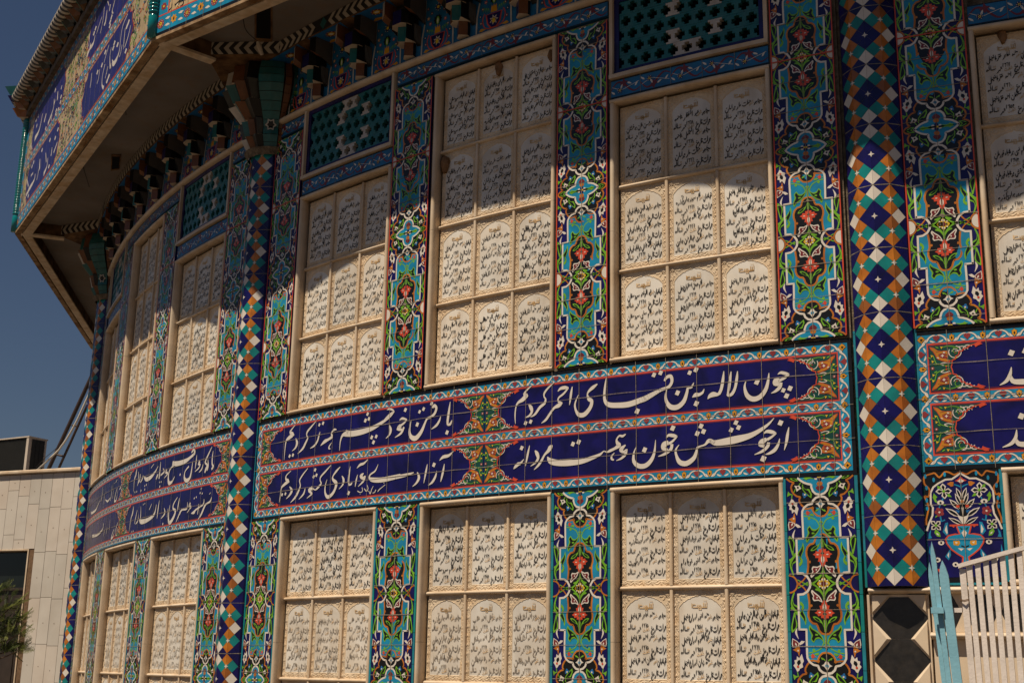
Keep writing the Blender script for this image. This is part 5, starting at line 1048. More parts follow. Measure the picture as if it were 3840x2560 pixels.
# ------------------------------------------------------------------ balcony ring: sixteen-sided parapet, edge beams, soffit, corner spindles
RC = 10.80; AP = RC*cos(B/2); HL = RC*sin(B/2)
M_BRN = mat('brown_stained_trim', (0.36, 0.25, 0.15), rough=.9, spec=.1, var=.3, vscale=25, col2=(0.17, 0.09, 0.04), mscale=8, bump=.3, bscale=70)
BALT = ([[(1349,5655,4),(1245,5620,7),(1217,5539,6),(1218,5458,8),(1162,5417,24),(1077,5417,24),(1028,5469,5)],[(1318,5566,6),(1319,5486,8),(1330,5413,7)],[(1462,5522,4),(1423,5461,9),(1358,5414,8)],[(1277,5468,5),(1259,5420,7),(1232,5400,4)],[(885,5638,4),(822,5586,7),(783,5547,6)],[(964,5583,6),(950,5523,6),(995,5422,14),(1006,5450,4)],[(823,5522,10),(780,5457,7),(794,5380,10),(857,5334,18)],[(919,5466,7),(897,5425,8),(870,5399,4)],[(667,5549,4),(661,5484,7),(625,5456,4)],[(415,5623,5),(419,5552,9),(411,5511,6)],[(331,6141,5),(329,6084,7)],[(608,6049,4),(607,5949,6),(560,5865,4)],[(704,5978,6),(692,5889,19),(660,5890,13)],[(796,5979,15),(782,5934,10)],[(925,5952,4),(873,5892,12),(914,5860,5)],[(558,5993,4),(506,5964,6),(436,5916,5)],[(391,5927,6),(361,5878,19),(268,5883,22),(251,5926,5)],[(187,6021,5),(208,5949,7),(160,5920,5)],[(691,6053,6),(754,5990,5)],[(-1729,5384,10),(-1635,5410,28),(-1433,5428,17),(-1418,5478,10)],[(-1243,5456,27),(-1276,5559,10)],[(-1027,5344,29),(-927,5377,13),(-923,5446,9)],[(-1309,5387,10),(-1268,5465,11)],[(-797,5420,18),(-793,5489,9)],[(-700,5413,18),(-596,5463,10)],[(-972,5427,11),(-1044,5533,11)],[(-1680,5453,14),(-1770,5539,10)],[(-1611,5524,11),(-1526,5523,11)],[(-1643,5865,34),(-1464,5885,17),(-1401,6003,10)],[(-1097,5796,27),(-936,5863,11),(-943,5956,9)],[(-1782,5925,10),(-1767,5977,14)],[(-1279,5882,22),(-1226,5937,17)],[(-970,5777,11),(-956,5825,11)],[(-798,5891,21),(-817,5971,11)],[(-691,5939,19),(-667,5964,9)],[(-926,6041,27),(-951,6015,11)],[(-1632,5966,17),(-1598,5982,14)],[(-934,5899,22),(-891,5927,11)]],[(1397,5575),(1362,5559),(1399,5372),(1045,5581),(1027,5552),(1144,5526),(792,5623),(727,5554),(603,5552),(978,5368),(941,5350),(333,6073),(385,5982),(345,5960),(874,5849),(846,5824),(850,5792),(231,5872),(195,5856),(-1226,5619),(-921,5597),(-704,5536),(-633,5581),(-1560,5628),(-1614,5609),(-836,5346),(-1715,5399),(-1625,5351),(-1792,5861),(-1752,5827),(-1595,6057),(-1676,6049),(-792,5799),(-707,5776),(-799,5775),(-656,5862),(-653,5817),(-1171,5787)])
def placeq(o, k): o.location = (AP*sin(k*B), -AP*cos(k*B), 0); o.rotation_euler = (0, 0, k*B); return o
def parapet_parts():
    P = {}
    mb = MB(flat)
    mb.box(-HL, HL, 5.168, 6.26, -.10, -.006, M_PLASTER, 1); mb.rect(-HL+.03, HL-.03, 5.170, 6.20, -.0055, 'beige')
    r = random.Random(4)
    for q in range(1900):
        u, z = r.uniform(-HL+.09, HL-.09), r.uniform(5.30, 6.13); c = r.choice(['black', 'black', 'black', 'green', 'red', 'turq', 'turq', 'maroonlt', 'white']); a = r.uniform(0, 6.28); s = r.uniform(.022, .045)
        if c in ('black', 'green'):
            pts = [(u+s*cos(a+t*1.1)*(1-t*.12), z+s*sin(a+t*1.1)*(1-t*.12)) for t in range(5)]; mb.line(pts, .0085 if c == 'black' else .008, -.0048+.00002*(q % 9), c)
            mb.petals(pts[0][0], pts[0][1], .012, 3, -.0045+.00002*(q % 9), c, rot=a)
        else: mb.petals(u, z, s*.5, r.choice([3, 5, 6]), -.0047+.00002*(q % 9), c, rot=a); mb.disc(u, z, s*.16, -.0042, 'yellow', k=6)
    for q in range(1, 28): mb.rect(-HL+q*.148-.0012, -HL+q*.148+.0012, 5.17, 6.2, -.0022, M_GROUT)
    P['tile_panel'] = mb
    b = MB(flat)
    b.rect(-HL+.028, HL-.028, 5.169, 5.190, -.0046, 'black')
    for z0, z1 in ((5.190, 5.292), (5.698, 5.766), (6.135, 6.20)):
        b.rect(-HL+.03, HL-.03, z0, z1, -.0046, 'turq'); b.rect(-HL+.03, HL-.03, z1, z1+.008, -.0042, 'red'); b.rect(-HL+.03, HL-.03, z0-.006, z0, -.0040, 'red') if z0 > 5.5 else None
        zm = (z0+z1)/2; n = 34; pt = 2*(HL-.06)/n
        for k in range(n+1):
            u = -HL+.06+k*pt
            if k % 2: b.petals(u, zm, .030 if z0 < 5.5 else .024, 7, -.0036, 'amber', inner=.65); b.disc(u, zm, .006, -.0032, 'black', ry=.013, k=6)
            else:
                b.disc(u, zm, .030 if z0 < 5.5 else .022, -.0036, 'maroonlt', k=12); b.disc(u, zm, .012, -.0032, 'yellow', k=8); b.disc(u, zm, .005, -.003, 'black', k=6)
                for q in range(9): b.disc(u+.022*cos(q*.698)*(1 if z0 < 5.5 else .75), zm+.022*sin(q*.698)*(1 if z0 < 5.5 else .75), .003, -.0032, 'white', k=5)
            for s in (-1, 1): b.poly([(u+pt*.5-.022, zm+s*.022), (u+pt*.5, zm+s*.030), (u+pt*.5+.026, zm+s*.026), (u+pt*.5+.008, zm+s*.012), (u+pt*.5-.010, zm+s*.016)], -.0038, 'white')
    for s in (-1, 1):
        b.rect(s*(HL-.075)-.042, s*(HL-.075)+.042, 5.30, 6.13, -.0044, 'turq')
        for q in range(7): b.petals(s*(HL-.075), 5.35+q*.12, .028, 7, -.0036, 'amber' if q % 2 else 'maroonlt', inner=.7); b.disc(s*(HL-.075), 5.35+q*.12, .008, -.0032, 'yellow', k=7)
        b.rect(s*(HL-.120)-.004, s*(HL-.120)+.004, 5.30, 6.13, -.004, 'red')
    P['tile_border'] = b
    P['blue_cartouche'] = []
    for uc, hw in ((-1.17, .63), (.85, .68)):
        for zc in (5.490, 5.95):
            c = MB(flat); P['blue_cartouche'].append(c); hh = .178; o = [(-hw*.86, -hh*.98), (hw*.80, -hh*1.0), (hw*.84, -hh*.80), (hw*.92, -hh*.72), (hw*.93, -hh*.40), (hw, 0), (hw*.93, hh*.40), (hw*.92, hh*.72), (hw*.84, hh*.80), (hw*.80, hh), (-hw*.80, hh), (-hw*.84, hh*.80), (-hw*.92, hh*.72), (-hw*.93, hh*.40), (-hw, 0), (-hw*.93, -hh*.40), (-hw*.92, -hh*.72), (-hw*.84, -hh*.80)]
            c.poly([(uc+x*1.012, zc+z*1.03) for x, z in o], -.0040, 'red'); c.poly([(uc+x, zc+z) for x, z in o], -.0036, 'navylt')
    w_ = MB(flat); w_.box(-HL-.01, HL+.01, 6.205, 6.262, -.09, .030, M_WOOD, 1); P['wooden_beam'] = w_
    cb = MB(flat); n = 20; pt = 2*HL/n  # dark faces have the shade of the roll above put into their colour
    for k in range(n):
        u = -HL+(k+.5)*pt; c1, c2 = (('greenlf', 'capdark') if k % 3 else ('tealdk', 'capbrown'))
        v = [(u-.075, -.035, 6.268), (u+.075, -.035, 6.268), (u, -.075, 6.272), (u-.085, -.055, 6.318), (u+.085, -.055, 6.318), (u, -.125, 6.324), (u-.02, -.035, 6.245)]
        cb.raw(v, [(0, 2, 5, 3)], G[c1]); cb.raw(v, [(2, 1, 4, 5)], G[c2]); cb.raw(v, [(0, 6, 2)], G['capdark']); cb.raw(v, [(6, 1, 2)], M_RUST)
        u2 = u+pt*.5; v = [(u2-.04, -.04, 6.285), (u2+.04, -.04, 6.285), (u2, -.095, 6.292), (u2-.04, -.06, 6.322), (u2+.04, -.06, 6.322), (u2, -.125, 6.322)]
        cb.raw(v, [(0, 2, 5, 3)], G['capdark']); cb.raw(v, [(2, 1, 4, 5)], G['capbrown']); cb.raw(v, [(0, 1, 2)], G['capdark'])
    P['cornice_brackets'] = cb
    e = MB(flat); e.box(-HL, HL, 5.1485, 5.1665, -.046, -.001, M_BRN, 1); e.box(-HL+.02, HL-.02, 5.150, 5.164, -.130, -.058, M_BEAM, 1); e.box(-HL+.02, HL-.02, 5.1645, 5.266, -.125, -.085, M_RUST, 1); e.box(-HL+.02, HL-.02, 5.172, 5.18, -.09, -.03, M_DARK, 1); P['edge_beam'] = e  # the black strip paints the shade in the gap between trim and plank
    s_ = MB(flat); L2 = lambda rr: rr*math.tan(B/2)
    a0, a1 = AP-.06, 9.90*cos(B/2)
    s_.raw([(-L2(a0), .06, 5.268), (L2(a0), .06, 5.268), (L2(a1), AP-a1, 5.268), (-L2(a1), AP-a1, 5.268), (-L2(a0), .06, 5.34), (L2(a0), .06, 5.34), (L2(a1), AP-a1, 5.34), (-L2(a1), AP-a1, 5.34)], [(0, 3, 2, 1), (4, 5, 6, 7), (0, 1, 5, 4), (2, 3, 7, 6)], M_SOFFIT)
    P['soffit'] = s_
    rl = MB(flat); LL = HL+.10*math.tan(B/2); cz, cd, rr = 6.375, .100, .058; n = 60; K = 7
    pr = [(cz+rr*sin(t), cd+rr*cos(t)) for t in [-pi*.62+pi*1.24*i/(2*K) for i in range(2*K+1)]]
    for k in range(n):
        for cc, o in (('chevblack', 0), ('chevwhite', .5)):
            a = -LL+(k+o)*2*LL/n; w2 = LL/n
            for j in range(2*K):
                sk = lambda jj: abs(jj-K)/K*w2*2.2
                rl.raw([(a+sk(j), -pr[j][1], pr[j][0]), (a+w2+sk(j), -pr[j][1], pr[j][0]), (a+w2+sk(j+1), -pr[j+1][1], pr[j+1][0]), (a+sk(j+1), -pr[j+1][1], pr[j+1][0])], [(0, 1, 2, 3)], G[cc])
    rl.box(-LL, LL, 6.325, 6.41, -.09, .080, G['capdark'], 1); rl.box(-LL, LL, 6.412, 6.432, -.09, .105, M_PLASTER, 1)
    P['chevron_coping'] = rl
    return P
G['navylt'] = glaze('cartouche_blue_glaze', (0.014, 0.012, 0.14), col2=(0.010, 0.008, 0.095)); G['greenlf'] = glaze('bracket_green_glaze', (0.02, 0.16, 0.07), dust=.1)
PP = [(k, q.mesh(k)) for k, v in parapet_parts().items() for q in (v if isinstance(v, list) else [v])]
for k, lab in ((-2, 'balcony parapet side hidden past the left corner, only its underside showing'), (-1, 'balcony parapet with beige floral tiles and blue lettered cartouches, upper left'), (0, 'balcony parapet over the middle bay, only its lower tile border showing at the top edge'), (1, 'balcony parapet over the right bay, above the frame and shading the wall')):
    t = bpy.data.objects.new('balcony_parapet', None); C.objects.link(t); placeq(t, k); tag(t, lab, 'balcony', 'sides of the balcony ring')
    for nm, me in PP: link(nm, me, t)
    if k == -1:
        for u0_, u1_, z0_, z1_ in ((-9, -.3, 0, 5.73), (-9, -.3, 5.73, 9), (-.3, 9, 0, 5.73), (-.3, 9, 5.73, 9)):
            SS = sorted([st for st in BALT[0] if u0_ < st[0][0]/1000 <= u1_ and z0_ < sum(p[1] for p in st)/len(st)/1000 <= z1_], key=lambda st: min(p[0] for p in st)); words = []
            for st in SS:
                a_, b_ = min(p[0] for p in st)-12, max(p[0] for p in st)+12
                if words and a_ < words[-1][1]: words[-1][1] = max(b_, words[-1][1]); words[-1][2].append(st)
                else: words.append([a_, b_, [st], []])
            for p in BALT[1]:
                if u0_ < p[0]/1000 <= u1_ and z0_ < p[1]/1000 <= z1_ and words: min(words, key=lambda w_: max(w_[0]-p[0], p[0]-w_[1], 0))[3].append(p)
            for _, _, ss, dd in words:
                mb = MB(flat)
                for st in ss: mb.line(smooth([(p[0]/1000, p[1]/1000, max(.010, p[2]/1000*1.5)) for p in st], 3), .01, -.0030, 'white')
                for u, z in dd: u, z = u/1000, z/1000; mb.poly([(u, z+.020), (u-.030, z), (u, z-.020), (u+.030, z)], -.0029, 'white')
                mb.build('white_lettering', t)
ME_SP = None
for k, lab in ((-1.5, 'turquoise ringed corner spindle against the sky at far left'), (-.5, 'turquoise ringed corner spindle between the two visible balcony sides')):
    if ME_SP is None:
        mb = MB(flat); r0 = .030; rings = []
        zz = 5.315
        pr = [(0, 5.166), (.031, 5.166), (.031, 5.30), (.028, 5.306)]
        while zz < 6.18:
            pr += [(.0255, zz), (.033, zz+.006), (.0345, zz+.012), (.033, zz+.018)]; zz += .0235
        pr += [(.026, 6.20), (0, 6.20)]
        n = 16; vs = [(r_*cos(2*pi*i/n), r_*sin(2*pi*i/n), z) for r_, z in pr for i in range(n)]; fs = []
        for j in range(len(pr)-1):
            for i in range(n): fs.append((j*n+i, j*n+(i+1) % n, (j+1)*n+(i+1) % n, (j+1)*n+i))
        mb.raw(vs, fs, G['tealgloss'] if 'tealgloss' in G else G.setdefault('tealgloss', mat('teal_spindle_glaze', (0.003, 0.17, 0.18), rough=.12, spec=.6, var=.12)), True); ME_SP = mb.mesh('corner_spindle')
    o = link('corner_spindle', ME_SP); place(o, k*B, 0, RC+.004); tag(o, lab, 'spindle', 'turquoise corner spindles')
    mb = MB(flat)
    for (x, d, z, s, c1, c2) in ((0, .02, 6.20, 1.0, 'greenlf', 'brown'), (-.05, .02, 6.26, .9, 'tealdk', 'orangecap'), (.05, .03, 6.26, .9, 'greenlf', 'orangecap'), (0, .07, 6.31, 1.0, 'tealdk', 'navy'), (0, .10, 6.39, 1.0, 'greenlf', 'tealdk')):
        v = [(x-.06*s, -d+.04, z), (x+.06*s, -d+.04, z), (x, -d-.05*s, z+.01), (x-.075*s, -d+.03, z+.085), (x+.075*s, -d+.03, z+.085), (x, -d-.10*s, z+.085)]
        mb.raw(v, [(0, 2, 5, 3)], G[c1]); mb.raw(v, [(2, 1, 4, 5)], G[c2]); mb.raw(v, [(0, 1, 2)], M_PLASTER); mb.raw(v, [(3, 5, 4)], G['tealdk'])
    q = mb.build('corner_bracket_cluster'); place(q, k*B, 0, RC+.02); tag(q, lab.replace('turquoise ringed corner spindle', 'green tile bracket cluster on the balcony corner'), 'bracket cluster', 'corner bracket clusters')
    if k < 1:
        e = MB(flat); e.box(-.034, .034, 5.149, 5.165, -.40, -.03, M_BEAM); e.box(-.020, .020, 5.1655, 5.267, -.38, -.06, M_RUST)
        q = e.build('eaves_beam'); place(q, k*B, 0, RC); tag(q, 'white painted eaves beam running from the %s column capital out to the balcony corner' % ('leftmost' if k < -1 else 'middle'), 'beam', 'eaves beams')
# hatch openings with painted-on darkness, and loose wires under the eaves
hz = 5.262
for pts, lab in (([(-1.755, -10.101), (-1.679, -10.027), (-1.295, -10.383), (-1.379, -10.442)], 'long opening painted dark on the soffit above the middle capital'), ([(-3.982, -9.49), (-3.921, -9.448), (-4.177, -9.273), (-4.256, -9.295)], 'small square opening painted dark on the soffit of the far-left bay')):
    mb = MB(lambda u, z, d: (u, z, d)); c = (sum(p[0] for p in pts)/4, sum(p[1] for p in pts)/4)
    mb.raw([(x-c[0], y-c[1], 0) for x, y in pts]+[(x-c[0], y-c[1], .006) for x, y in pts], [(0, 1, 2, 3), (0, 4, 5, 1), (1, 5, 6, 2), (2, 6, 7, 3), (3, 7, 4, 0)], M_RUST); mb.raw([(x*.8-c[0]*.8, y*.8-c[1]*.8, -.001) for x, y in pts], [(0, 1, 2, 3)], M_DARK)
    o = mb.build('painted_soffit_opening'); o.location = (c[0], c[1], hz); tag(o, lab, 'opening', 'openings painted dark on the soffit')
M_WIRE = mat('black_wire', (0.012, 0.010, 0.009), rough=.6)
for p, lab in (([(-4.173, -9.604, 5.266), (-4.20, -9.57, 5.19), (-4.27, -9.50, 5.17), (-4.40, -9.37, 5.14)], 'loose black wire hanging from the soffit of the far-left bay'), ([(-3.075, -10.048, 5.266), (-3.09, -10.03, 5.21), (-3.16, -9.97, 5.19)], 'short black wire hanging under the balcony edge near the left lettering'), ([(-1.60, -10.33, 5.266), (-1.60, -10.30, 5.20), (-1.585, -10.22, 5.16)], 'black wire with a pale lamp holder hanging above the middle capital')):
    mb = MB(flat); mb.tube([(a-p[0][0], b-p[0][1], c-p[0][2]) for a, b, c in smooth(p, 4)], .0028, M_WIRE, 5); o = mb.build('hanging_wire'); o.location = p[0]; tag(o, lab, 'wire', 'loose wires under the eaves')
    if 'lamp' in lab:
        q = MB(flat); e = [x-y for x, y in zip(p[-1], p[0])]; q.tube([(e[0], e[1], e[2]), (e[0]+.004, e[1]+.01, e[2]-.03), (e[0]+.01, e[1]+.03, e[2]-.075)], [.010, .016, .010], M_PLASTER, 8); q.build('lamp_holder', o)

# ------------------------------------------------------------------ right bay: vase tile panel, marble plinth with diamond band
def _v(p, w=0.277):
    x, y = p[0], p[1]; ax = 515+(y-60)*.083; q = ((x-ax)*.000283, 2.400-(y+.016*(x-ax)-45)*.000283); return q if len(p) < 3 else q+(p[2]*.000283,)
def vase_panel():
    t = thing('vase_tile_panel', B-1.655/R, 0, 'painted tile panel of a flower vase, right of the right column and behind the railing', 'tile panel')
    link('mortar_bed', (lambda m: (m.box(-.154, .154, 1.955, 2.41, -.062, -.014, M_MORTAR), m)[1])(MB(flat)).mesh('mortar_bed'), t)
    mb = MB(flat); mb.box(-.1385, .1385, 1.968, 2.398, -.02, .0003, 'black')
    def P(c, l, pts, cl=False):
        for s in (1, -1): mb.poly([(s*max(0, min(.138, _v(p)[0])), max(1.969, _v(p)[1])) for p in pts], .0005+l*STEP, c)
    def L(c, l, pts, w_):
        for s in (1, -1): mb.line([(s*max(0, min(.138, _v(p)[0])), max(1.969, _v(p)[1])) for p in pts], w_*.000283, .0005+l*STEP, c)
    def Dd(c, l, p, r, ry=None):
        for s in (1, -1): q = _v(p); mb.disc(s*q[0], q[1], r*.000283, .0005+l*STEP, c, ry=ry and ry*.000283, k=8)
    arch = [(515, 85), (565, 120), (640, 165), (725, 165), (830, 215), (900, 262), (948, 340), (965, 500), (945, 545), (965, 650), (1030, 765), (1100, 860), (1105, 1000), (1120, 1500)]
    P('navy', 1, arch+[(620, 1500)]); L('white', 2, arch[:12], 24)
    sc_ = smooth([(535, 80), (600, 105), (660, 70), (720, 60), (800, 130), (850, 70), (900, 75), (1000, 110), (1010, 210), (955, 290), (985, 390), (1035, 380), (1000, 520), (1040, 660), (1085, 780)], 3); L('orange', 2, sc_, 22)
    for p in ((725, 95), (880, 160), (985, 105), (990, 268), (1012, 440), (1022, 550)): Dd('turq', 3, p, 18, 34)
    P('red', 3, [(520, 128), (555, 168), (604, 190), (560, 207), (525, 240)]); P('white', 4, [(522, 155), (548, 185), (575, 192), (545, 215), (526, 220)])
    L('turq', 2, [(527, 235), (530, 300)], 24); L('turq', 2, [(535, 285), (570, 260), (620, 240)], 16); P('orange', 3, [(622, 205), (660, 200), (715, 225), (690, 245), (665, 268), (635, 262)])
    for cx, cy, r in ((770, 325, 110), (940, 790, 88)):
        for q in range(4):
            a = q*pi/2+(0 if r > 100 else .7); f = lambda l, v: (cx+cos(a)*l-sin(a)*v, cy+sin(a)*l+cos(a)*v)
            P('white', 3, [f(10, -14), f(r*.6, -r*.36), f(r, 0), f(r*.6, r*.36), f(10, 14)]); P('black', 4, [f(14, -5), f(r*.55, -r*.19), f(r*.8, 0), f(r*.55, r*.19), f(14, 5)])
        Dd('green', 5, (cx, cy), 20)
    for pts in ([(795, 290), (820, 250), (848, 245), (845, 290)], [(675, 412), (705, 365), (735, 375), (725, 405)], [(875, 485), (890, 420), (865, 405), (905, 345), (928, 405), (905, 470)], [(880, 650), (925, 660), (935, 690)], [(760, 515), (805, 512), (790, 530)]): P('green', 3, pts)
    Dd('white', 3, (835, 480), 48, 34); Dd('black', 4, (835, 482), 16)
    for q in range(5):
        Dd('maroonlt', 3, (868+38*cos(q*1.257), 610+38*sin(q*1.257)), 28)
    Dd('white', 4, (868, 612), 14); L('turq', 2, [(775, 400), (830, 480), (868, 560)], 16); L('turq', 2, [(865, 655), (860, 740), (810, 720)], 20)
    P('green', 3, [(900, 950), (905, 890), (955, 840), (975, 890), (945, 940)]); P('white', 4, [(920, 930), (925, 905), (950, 890), (945, 915)])
    P('turq', 3, [(775, 755), (815, 765), (850, 850), (865, 880), (825, 935), (795, 920), (790, 850)]); P('white', 4, [(800, 790), (835, 860), (815, 915), (800, 900)])
    P('turq', 3, [(1010, 840), (1050, 900), (1065, 970), (1015, 960), (1030, 920)])
    for (tx, tz), (bx, bz), wd in (((602, 285), (560, 430), 34), ((628, 360), (575, 520), 36), ((714, 438), (600, 580), 44), ((784, 560), (620, 680), 44), ((764, 690), (600, 790), 36)):
        dx, dz = tx-bx, tz-bz; l = sqrt(dx*dx+dz*dz); nx, nz = -dz/l, dx/l
        lf = lambda k_: [(bx+dx*f*1.0+nx*wd*k_*v_, bz+dz*f+nz*wd*k_*v_) for f, v_ in ((0, .2), (.3, .75), (.6, .7), (1 if k_ == 1 else .86, 0), (.6, -.75), (.3, -.8), (0, -.2))]
        P('white', 3, lf(1)); P('black', 3.6, lf(.52))
    P('black', 2.8, [(545, 420), (590, 440), (620, 560), (600, 780), (560, 785)])
    P('white', 5, [(556, 560), (570, 560), (572, 690), (640, 665), (630, 700), (590, 785), (572, 785)]); P('orange', 5, [(535, 450), (560, 460), (575, 480), (560, 500), (540, 500)]); P('red', 5, [(590, 520), (640, 525), (635, 560), (600, 562)]); P('blue', 5, [(600, 600), (655, 595), (640, 615), (615, 640)])
    P('turq', 2.5, [(578, 805), (668, 808), (640, 920), (700, 925), (800, 945), (838, 990), (828, 1040), (780, 1120), (700, 1190), (640, 1230), (660, 1330), (620, 1340)])
    L('red', 3, [(570, 800), (762, 800)], 24); L('red', 3, [(672, 815), (648, 922), (705, 920), (800, 938), (842, 985), (832, 1045), (785, 1125), (712, 1190), (650, 1235), (672, 1330)], 20); P('red', 3, [(690, 810), (735, 812), (712, 832)])
    P('white', 3.5, [(580, 860), (605, 890), (622, 905), (600, 960), (588, 960)]); P('dgreen', 3.5, [(595, 850), (640, 820), (620, 870)]); P('amber', 3.5, [(665, 1010), (745, 1005), (748, 1065), (690, 1080), (660, 1050)]); P('white', 4, [(685, 1035), (722, 1020), (715, 1055)]); L('black', 3.4, [(605, 1100), (650, 1080)], 18); P('white', 3.5, [(620, 1120), (700, 1110), (660, 1150)])
    for p in ((905, 1030), (760, 1330), (985, 1260)): Dd('white', 3, p, 42, 34); Dd('black', 4, p, 15)
    for pts in ([(800, 1120), (850, 1180), (880, 1220), (840, 1270), (800, 1200)], [(1060, 1060), (1085, 1150), (1060, 1230)]): P('turq', 3, pts)
    P('white', 4, [(820, 1160), (850, 1200), (835, 1240)]); P('red', 3, [(960, 1380), (1010, 1385), (985, 1440)]); P('green', 3, [(1080, 1380), (1120, 1350), (1115, 1390)])
    for z in (2.2675, 2.1325): mb.line([(-.1385, z), (.1385, z)], .0024, .0046, M_GROUT)
    mb.line([(0, 1.968), (0, 2.398)], .0022, .0048, M_GROUT)
    mb.build('vase_tiles', t)
    et = MB(flat)
    for s in (-1, 1):
        z = 1.968
        for e in (2.08, 2.19, 2.30, 2.398): et.box(s*.1475-.006, s*.1475+.006, z+.001, e-.001, -.02, .001, 'turqedge'); z = e
    et.box(-.14, .14, 1.958, 1.9665, -.02, .001, 'turqedge'); et.build('edge_tiles', t)
vase_panel()
string_course(1, -1.80, 1.9, 1.9385, 'upper rounded marble moulding under the vase panel, behind the white railing', .0135, .040)
string_course(1, -1.80, 1.9, 1.7675, 'lower rounded marble moulding below the black diamond band, behind the white railing', .0135, .036)
pl = thing('marble_plinth', B, 0, 'cream marble plinth with a band of black diamonds behind the white railing', 'plinth')
mb = MB(bend); mb.box(-1.795, 1.9, 0, 1.7535, -.066, -.006, M_MARBLE, 24); mb.build('marble_wall', pl)
mb = MB(bend); mb.box(-1.795, 1.9, 1.782, 1.9245, -.066, -.004, M_MARBLE, 24)
u = -1.80
while u < 1.8:
    q = [(u, 1.853), (u+.030, 1.922), (u+.083, 1.922), (u+.117, 1.853), (u+.083, 1.784), (u+.030, 1.784)]; mb.poly([(max(-1.794, a), b_) for a, b_ in q], -.0035, 'blackstone'); u += .1285
mb.build('diamond_band', pl)
for bay in (-1, 0):
    mb = MB(bend); mb.box(-1.79, 1.79, 0, 1.104, -.066, -.008, M_MARBLE, 24); o = mb.build('marble_dado'); place(o, bay*B); tag(o, 'plain marble dado at the foot of the wall under %s' % BW[bay], 'dado')
# wasp mud nests on the plaques
M_MUD = mat('dried_mud', (0.20, 0.11, 0.055), rough=.95, spec=.05, var=.35, vscale=40, bump=.9, bscale=70)
for bay, u, z, s, lab in ((0, -.345, 4.205, .030, 'brown mud nest on the left jamb corner of the tall middle window'), (0, .005, 4.655, .024, 'brown mud nest at the top of the central plaque of the tall window'), (0, .335, 4.635, .020, 'small brown mud nest at the top right plaque of the tall window'), (1, -1.37, 4.235, .020, 'brown mud nest in the top corner of the window at the right edge')):
    mb = MB(flat); r = random.Random(int(s*1e4)); n, m_ = 10, 6; vs = []; fs = []
    for j in range(m_):
        ph = pi/2*j/(m_-1)
        for i in range(n): rr = s*cos(ph)*(1+r.uniform(-.2, .2)); vs.append((rr*cos(2*pi*i/n), -s*.8*sin(ph), rr*1.5*sin(2*pi*i/n)-(s*.6 if sin(2*pi*i/n) < -.8 else 0)))
    for j in range(m_-1):
        for i in range(n): fs.append((j*n+i, j*n+(i+1) % n, (j+1)*n+(i+1) % n, (j+1)*n+i))
    mb.raw(vs, fs, M_MUD, True); o = mb.build('mud_nest'); place(o, bay*B+u/R, z, R-.051); tag(o, lab, 'mud nest', 'mud nests on the plaques')

# ------------------------------------------------------------------ neighbouring marble-clad building with roof equipment
NA = atan2(.248, .969)
def nplace(o, u=0, z=0, d=0): o.location = (-11.434+u*cos(NA)+d*sin(NA), -5.564+u*sin(NA)-d*cos(NA), z); o.rotation_euler = (0, 0, NA); return o
nb = bpy.data.objects.new('marble_clad_building', None); C.objects.link(nb); nplace(nb); tag(nb, 'low neighbouring building clad in pale marble slabs, beyond the left end of the tiled wall', 'building')
mb = MB(flat); WU = .603; M_JNT = mat('brown_joint', (.16, .10, .06), rough=.95, spec=.05, var=.3, vscale=30)
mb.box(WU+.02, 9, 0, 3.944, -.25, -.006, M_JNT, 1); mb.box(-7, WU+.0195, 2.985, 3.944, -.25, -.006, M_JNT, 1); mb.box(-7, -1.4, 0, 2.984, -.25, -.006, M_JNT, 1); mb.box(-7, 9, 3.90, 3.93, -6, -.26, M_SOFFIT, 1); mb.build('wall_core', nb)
SLAB = [mat('marble_slab_%s' % n_, c1, rough=.5, spec=.35, var=.05, vscale=3, col2=c2, mscale=2.2, bump=.03) for n_, c1, c2 in (('grey', (.52, .48, .42), (.46, .415, .355)), ('pale', (.58, .535, .47), (.52, .47, .405)), ('warm', (.58, .52, .45), (.52, .45, .375)))]
mb = MB(flat); pins = MB(flat); r = random.Random(11); u = -1.9*.1755
col = 0; u = -.1755*20+.176
while u < 4.5:
    z = 3.938; first = True
    while z > .1:
        h = r.choice([.55, .56, .54]) if not first else r.uniform(.18, .56); first = False
        zl = max(0, z-h); u1 = u+.1755
        if u < WU and u1 > -1.35 and zl < 2.99:
            if z > 2.99: zl = 2.99
            else: z = zl; continue
        if u < WU < u1 and zl < 2.99: pass
        if z-zl > .02:
            m_ = r.choice(SLAB); mb.box(u+.0026, u1-.0026, zl+.0026, z-.0026, -.02, r.uniform(-.0008, .0008), m_)
            if r.random() < .85: pins.disc(u+.088+r.uniform(-.01, .01), (z+zl)/2+r.uniform(-.04, .04), .0065, .0014, M_RUST, k=6)
        z = z-h if zl != 2.99 else 2.9899
        if zl == 2.99: z = -1
    u += .1755
mb.build('marble_cladding', nb); pins.build('fixing_pins', nb)
mb = MB(flat); mb.sweep([(3.944, -.26), (3.944, .03), (3.955, .042), (3.98, .042), (3.991, .03), (3.991, -.26)], [-7, 0, 9], M_FRAME, smooth=False); mb.build('coping', nb)
wd = MB(flat)
wd.box(WU, WU+.019, .2, 2.996, -.16, .006, M_FRAME); wd.box(-1.4, WU-.0005, 2.979, 2.996, -.16, .006, M_FRAME)
wo = wd.build('window', nb)
M_GLASS = mat('dark_window_glass', (0.010, 0.013, 0.012), rough=.08, spec=.5, var=.5, vscale=2)
g_ = MB(flat); g_.box(-1.4, WU-.002, 2.53, 2.975, -.15, -.14, M_GLASS); g_.build('glass_pane', wo)
M_DOOR = mat('dark_brown_door', (0.030, 0.020, 0.014), rough=.5, var=.3, vscale=6, bump=.1)
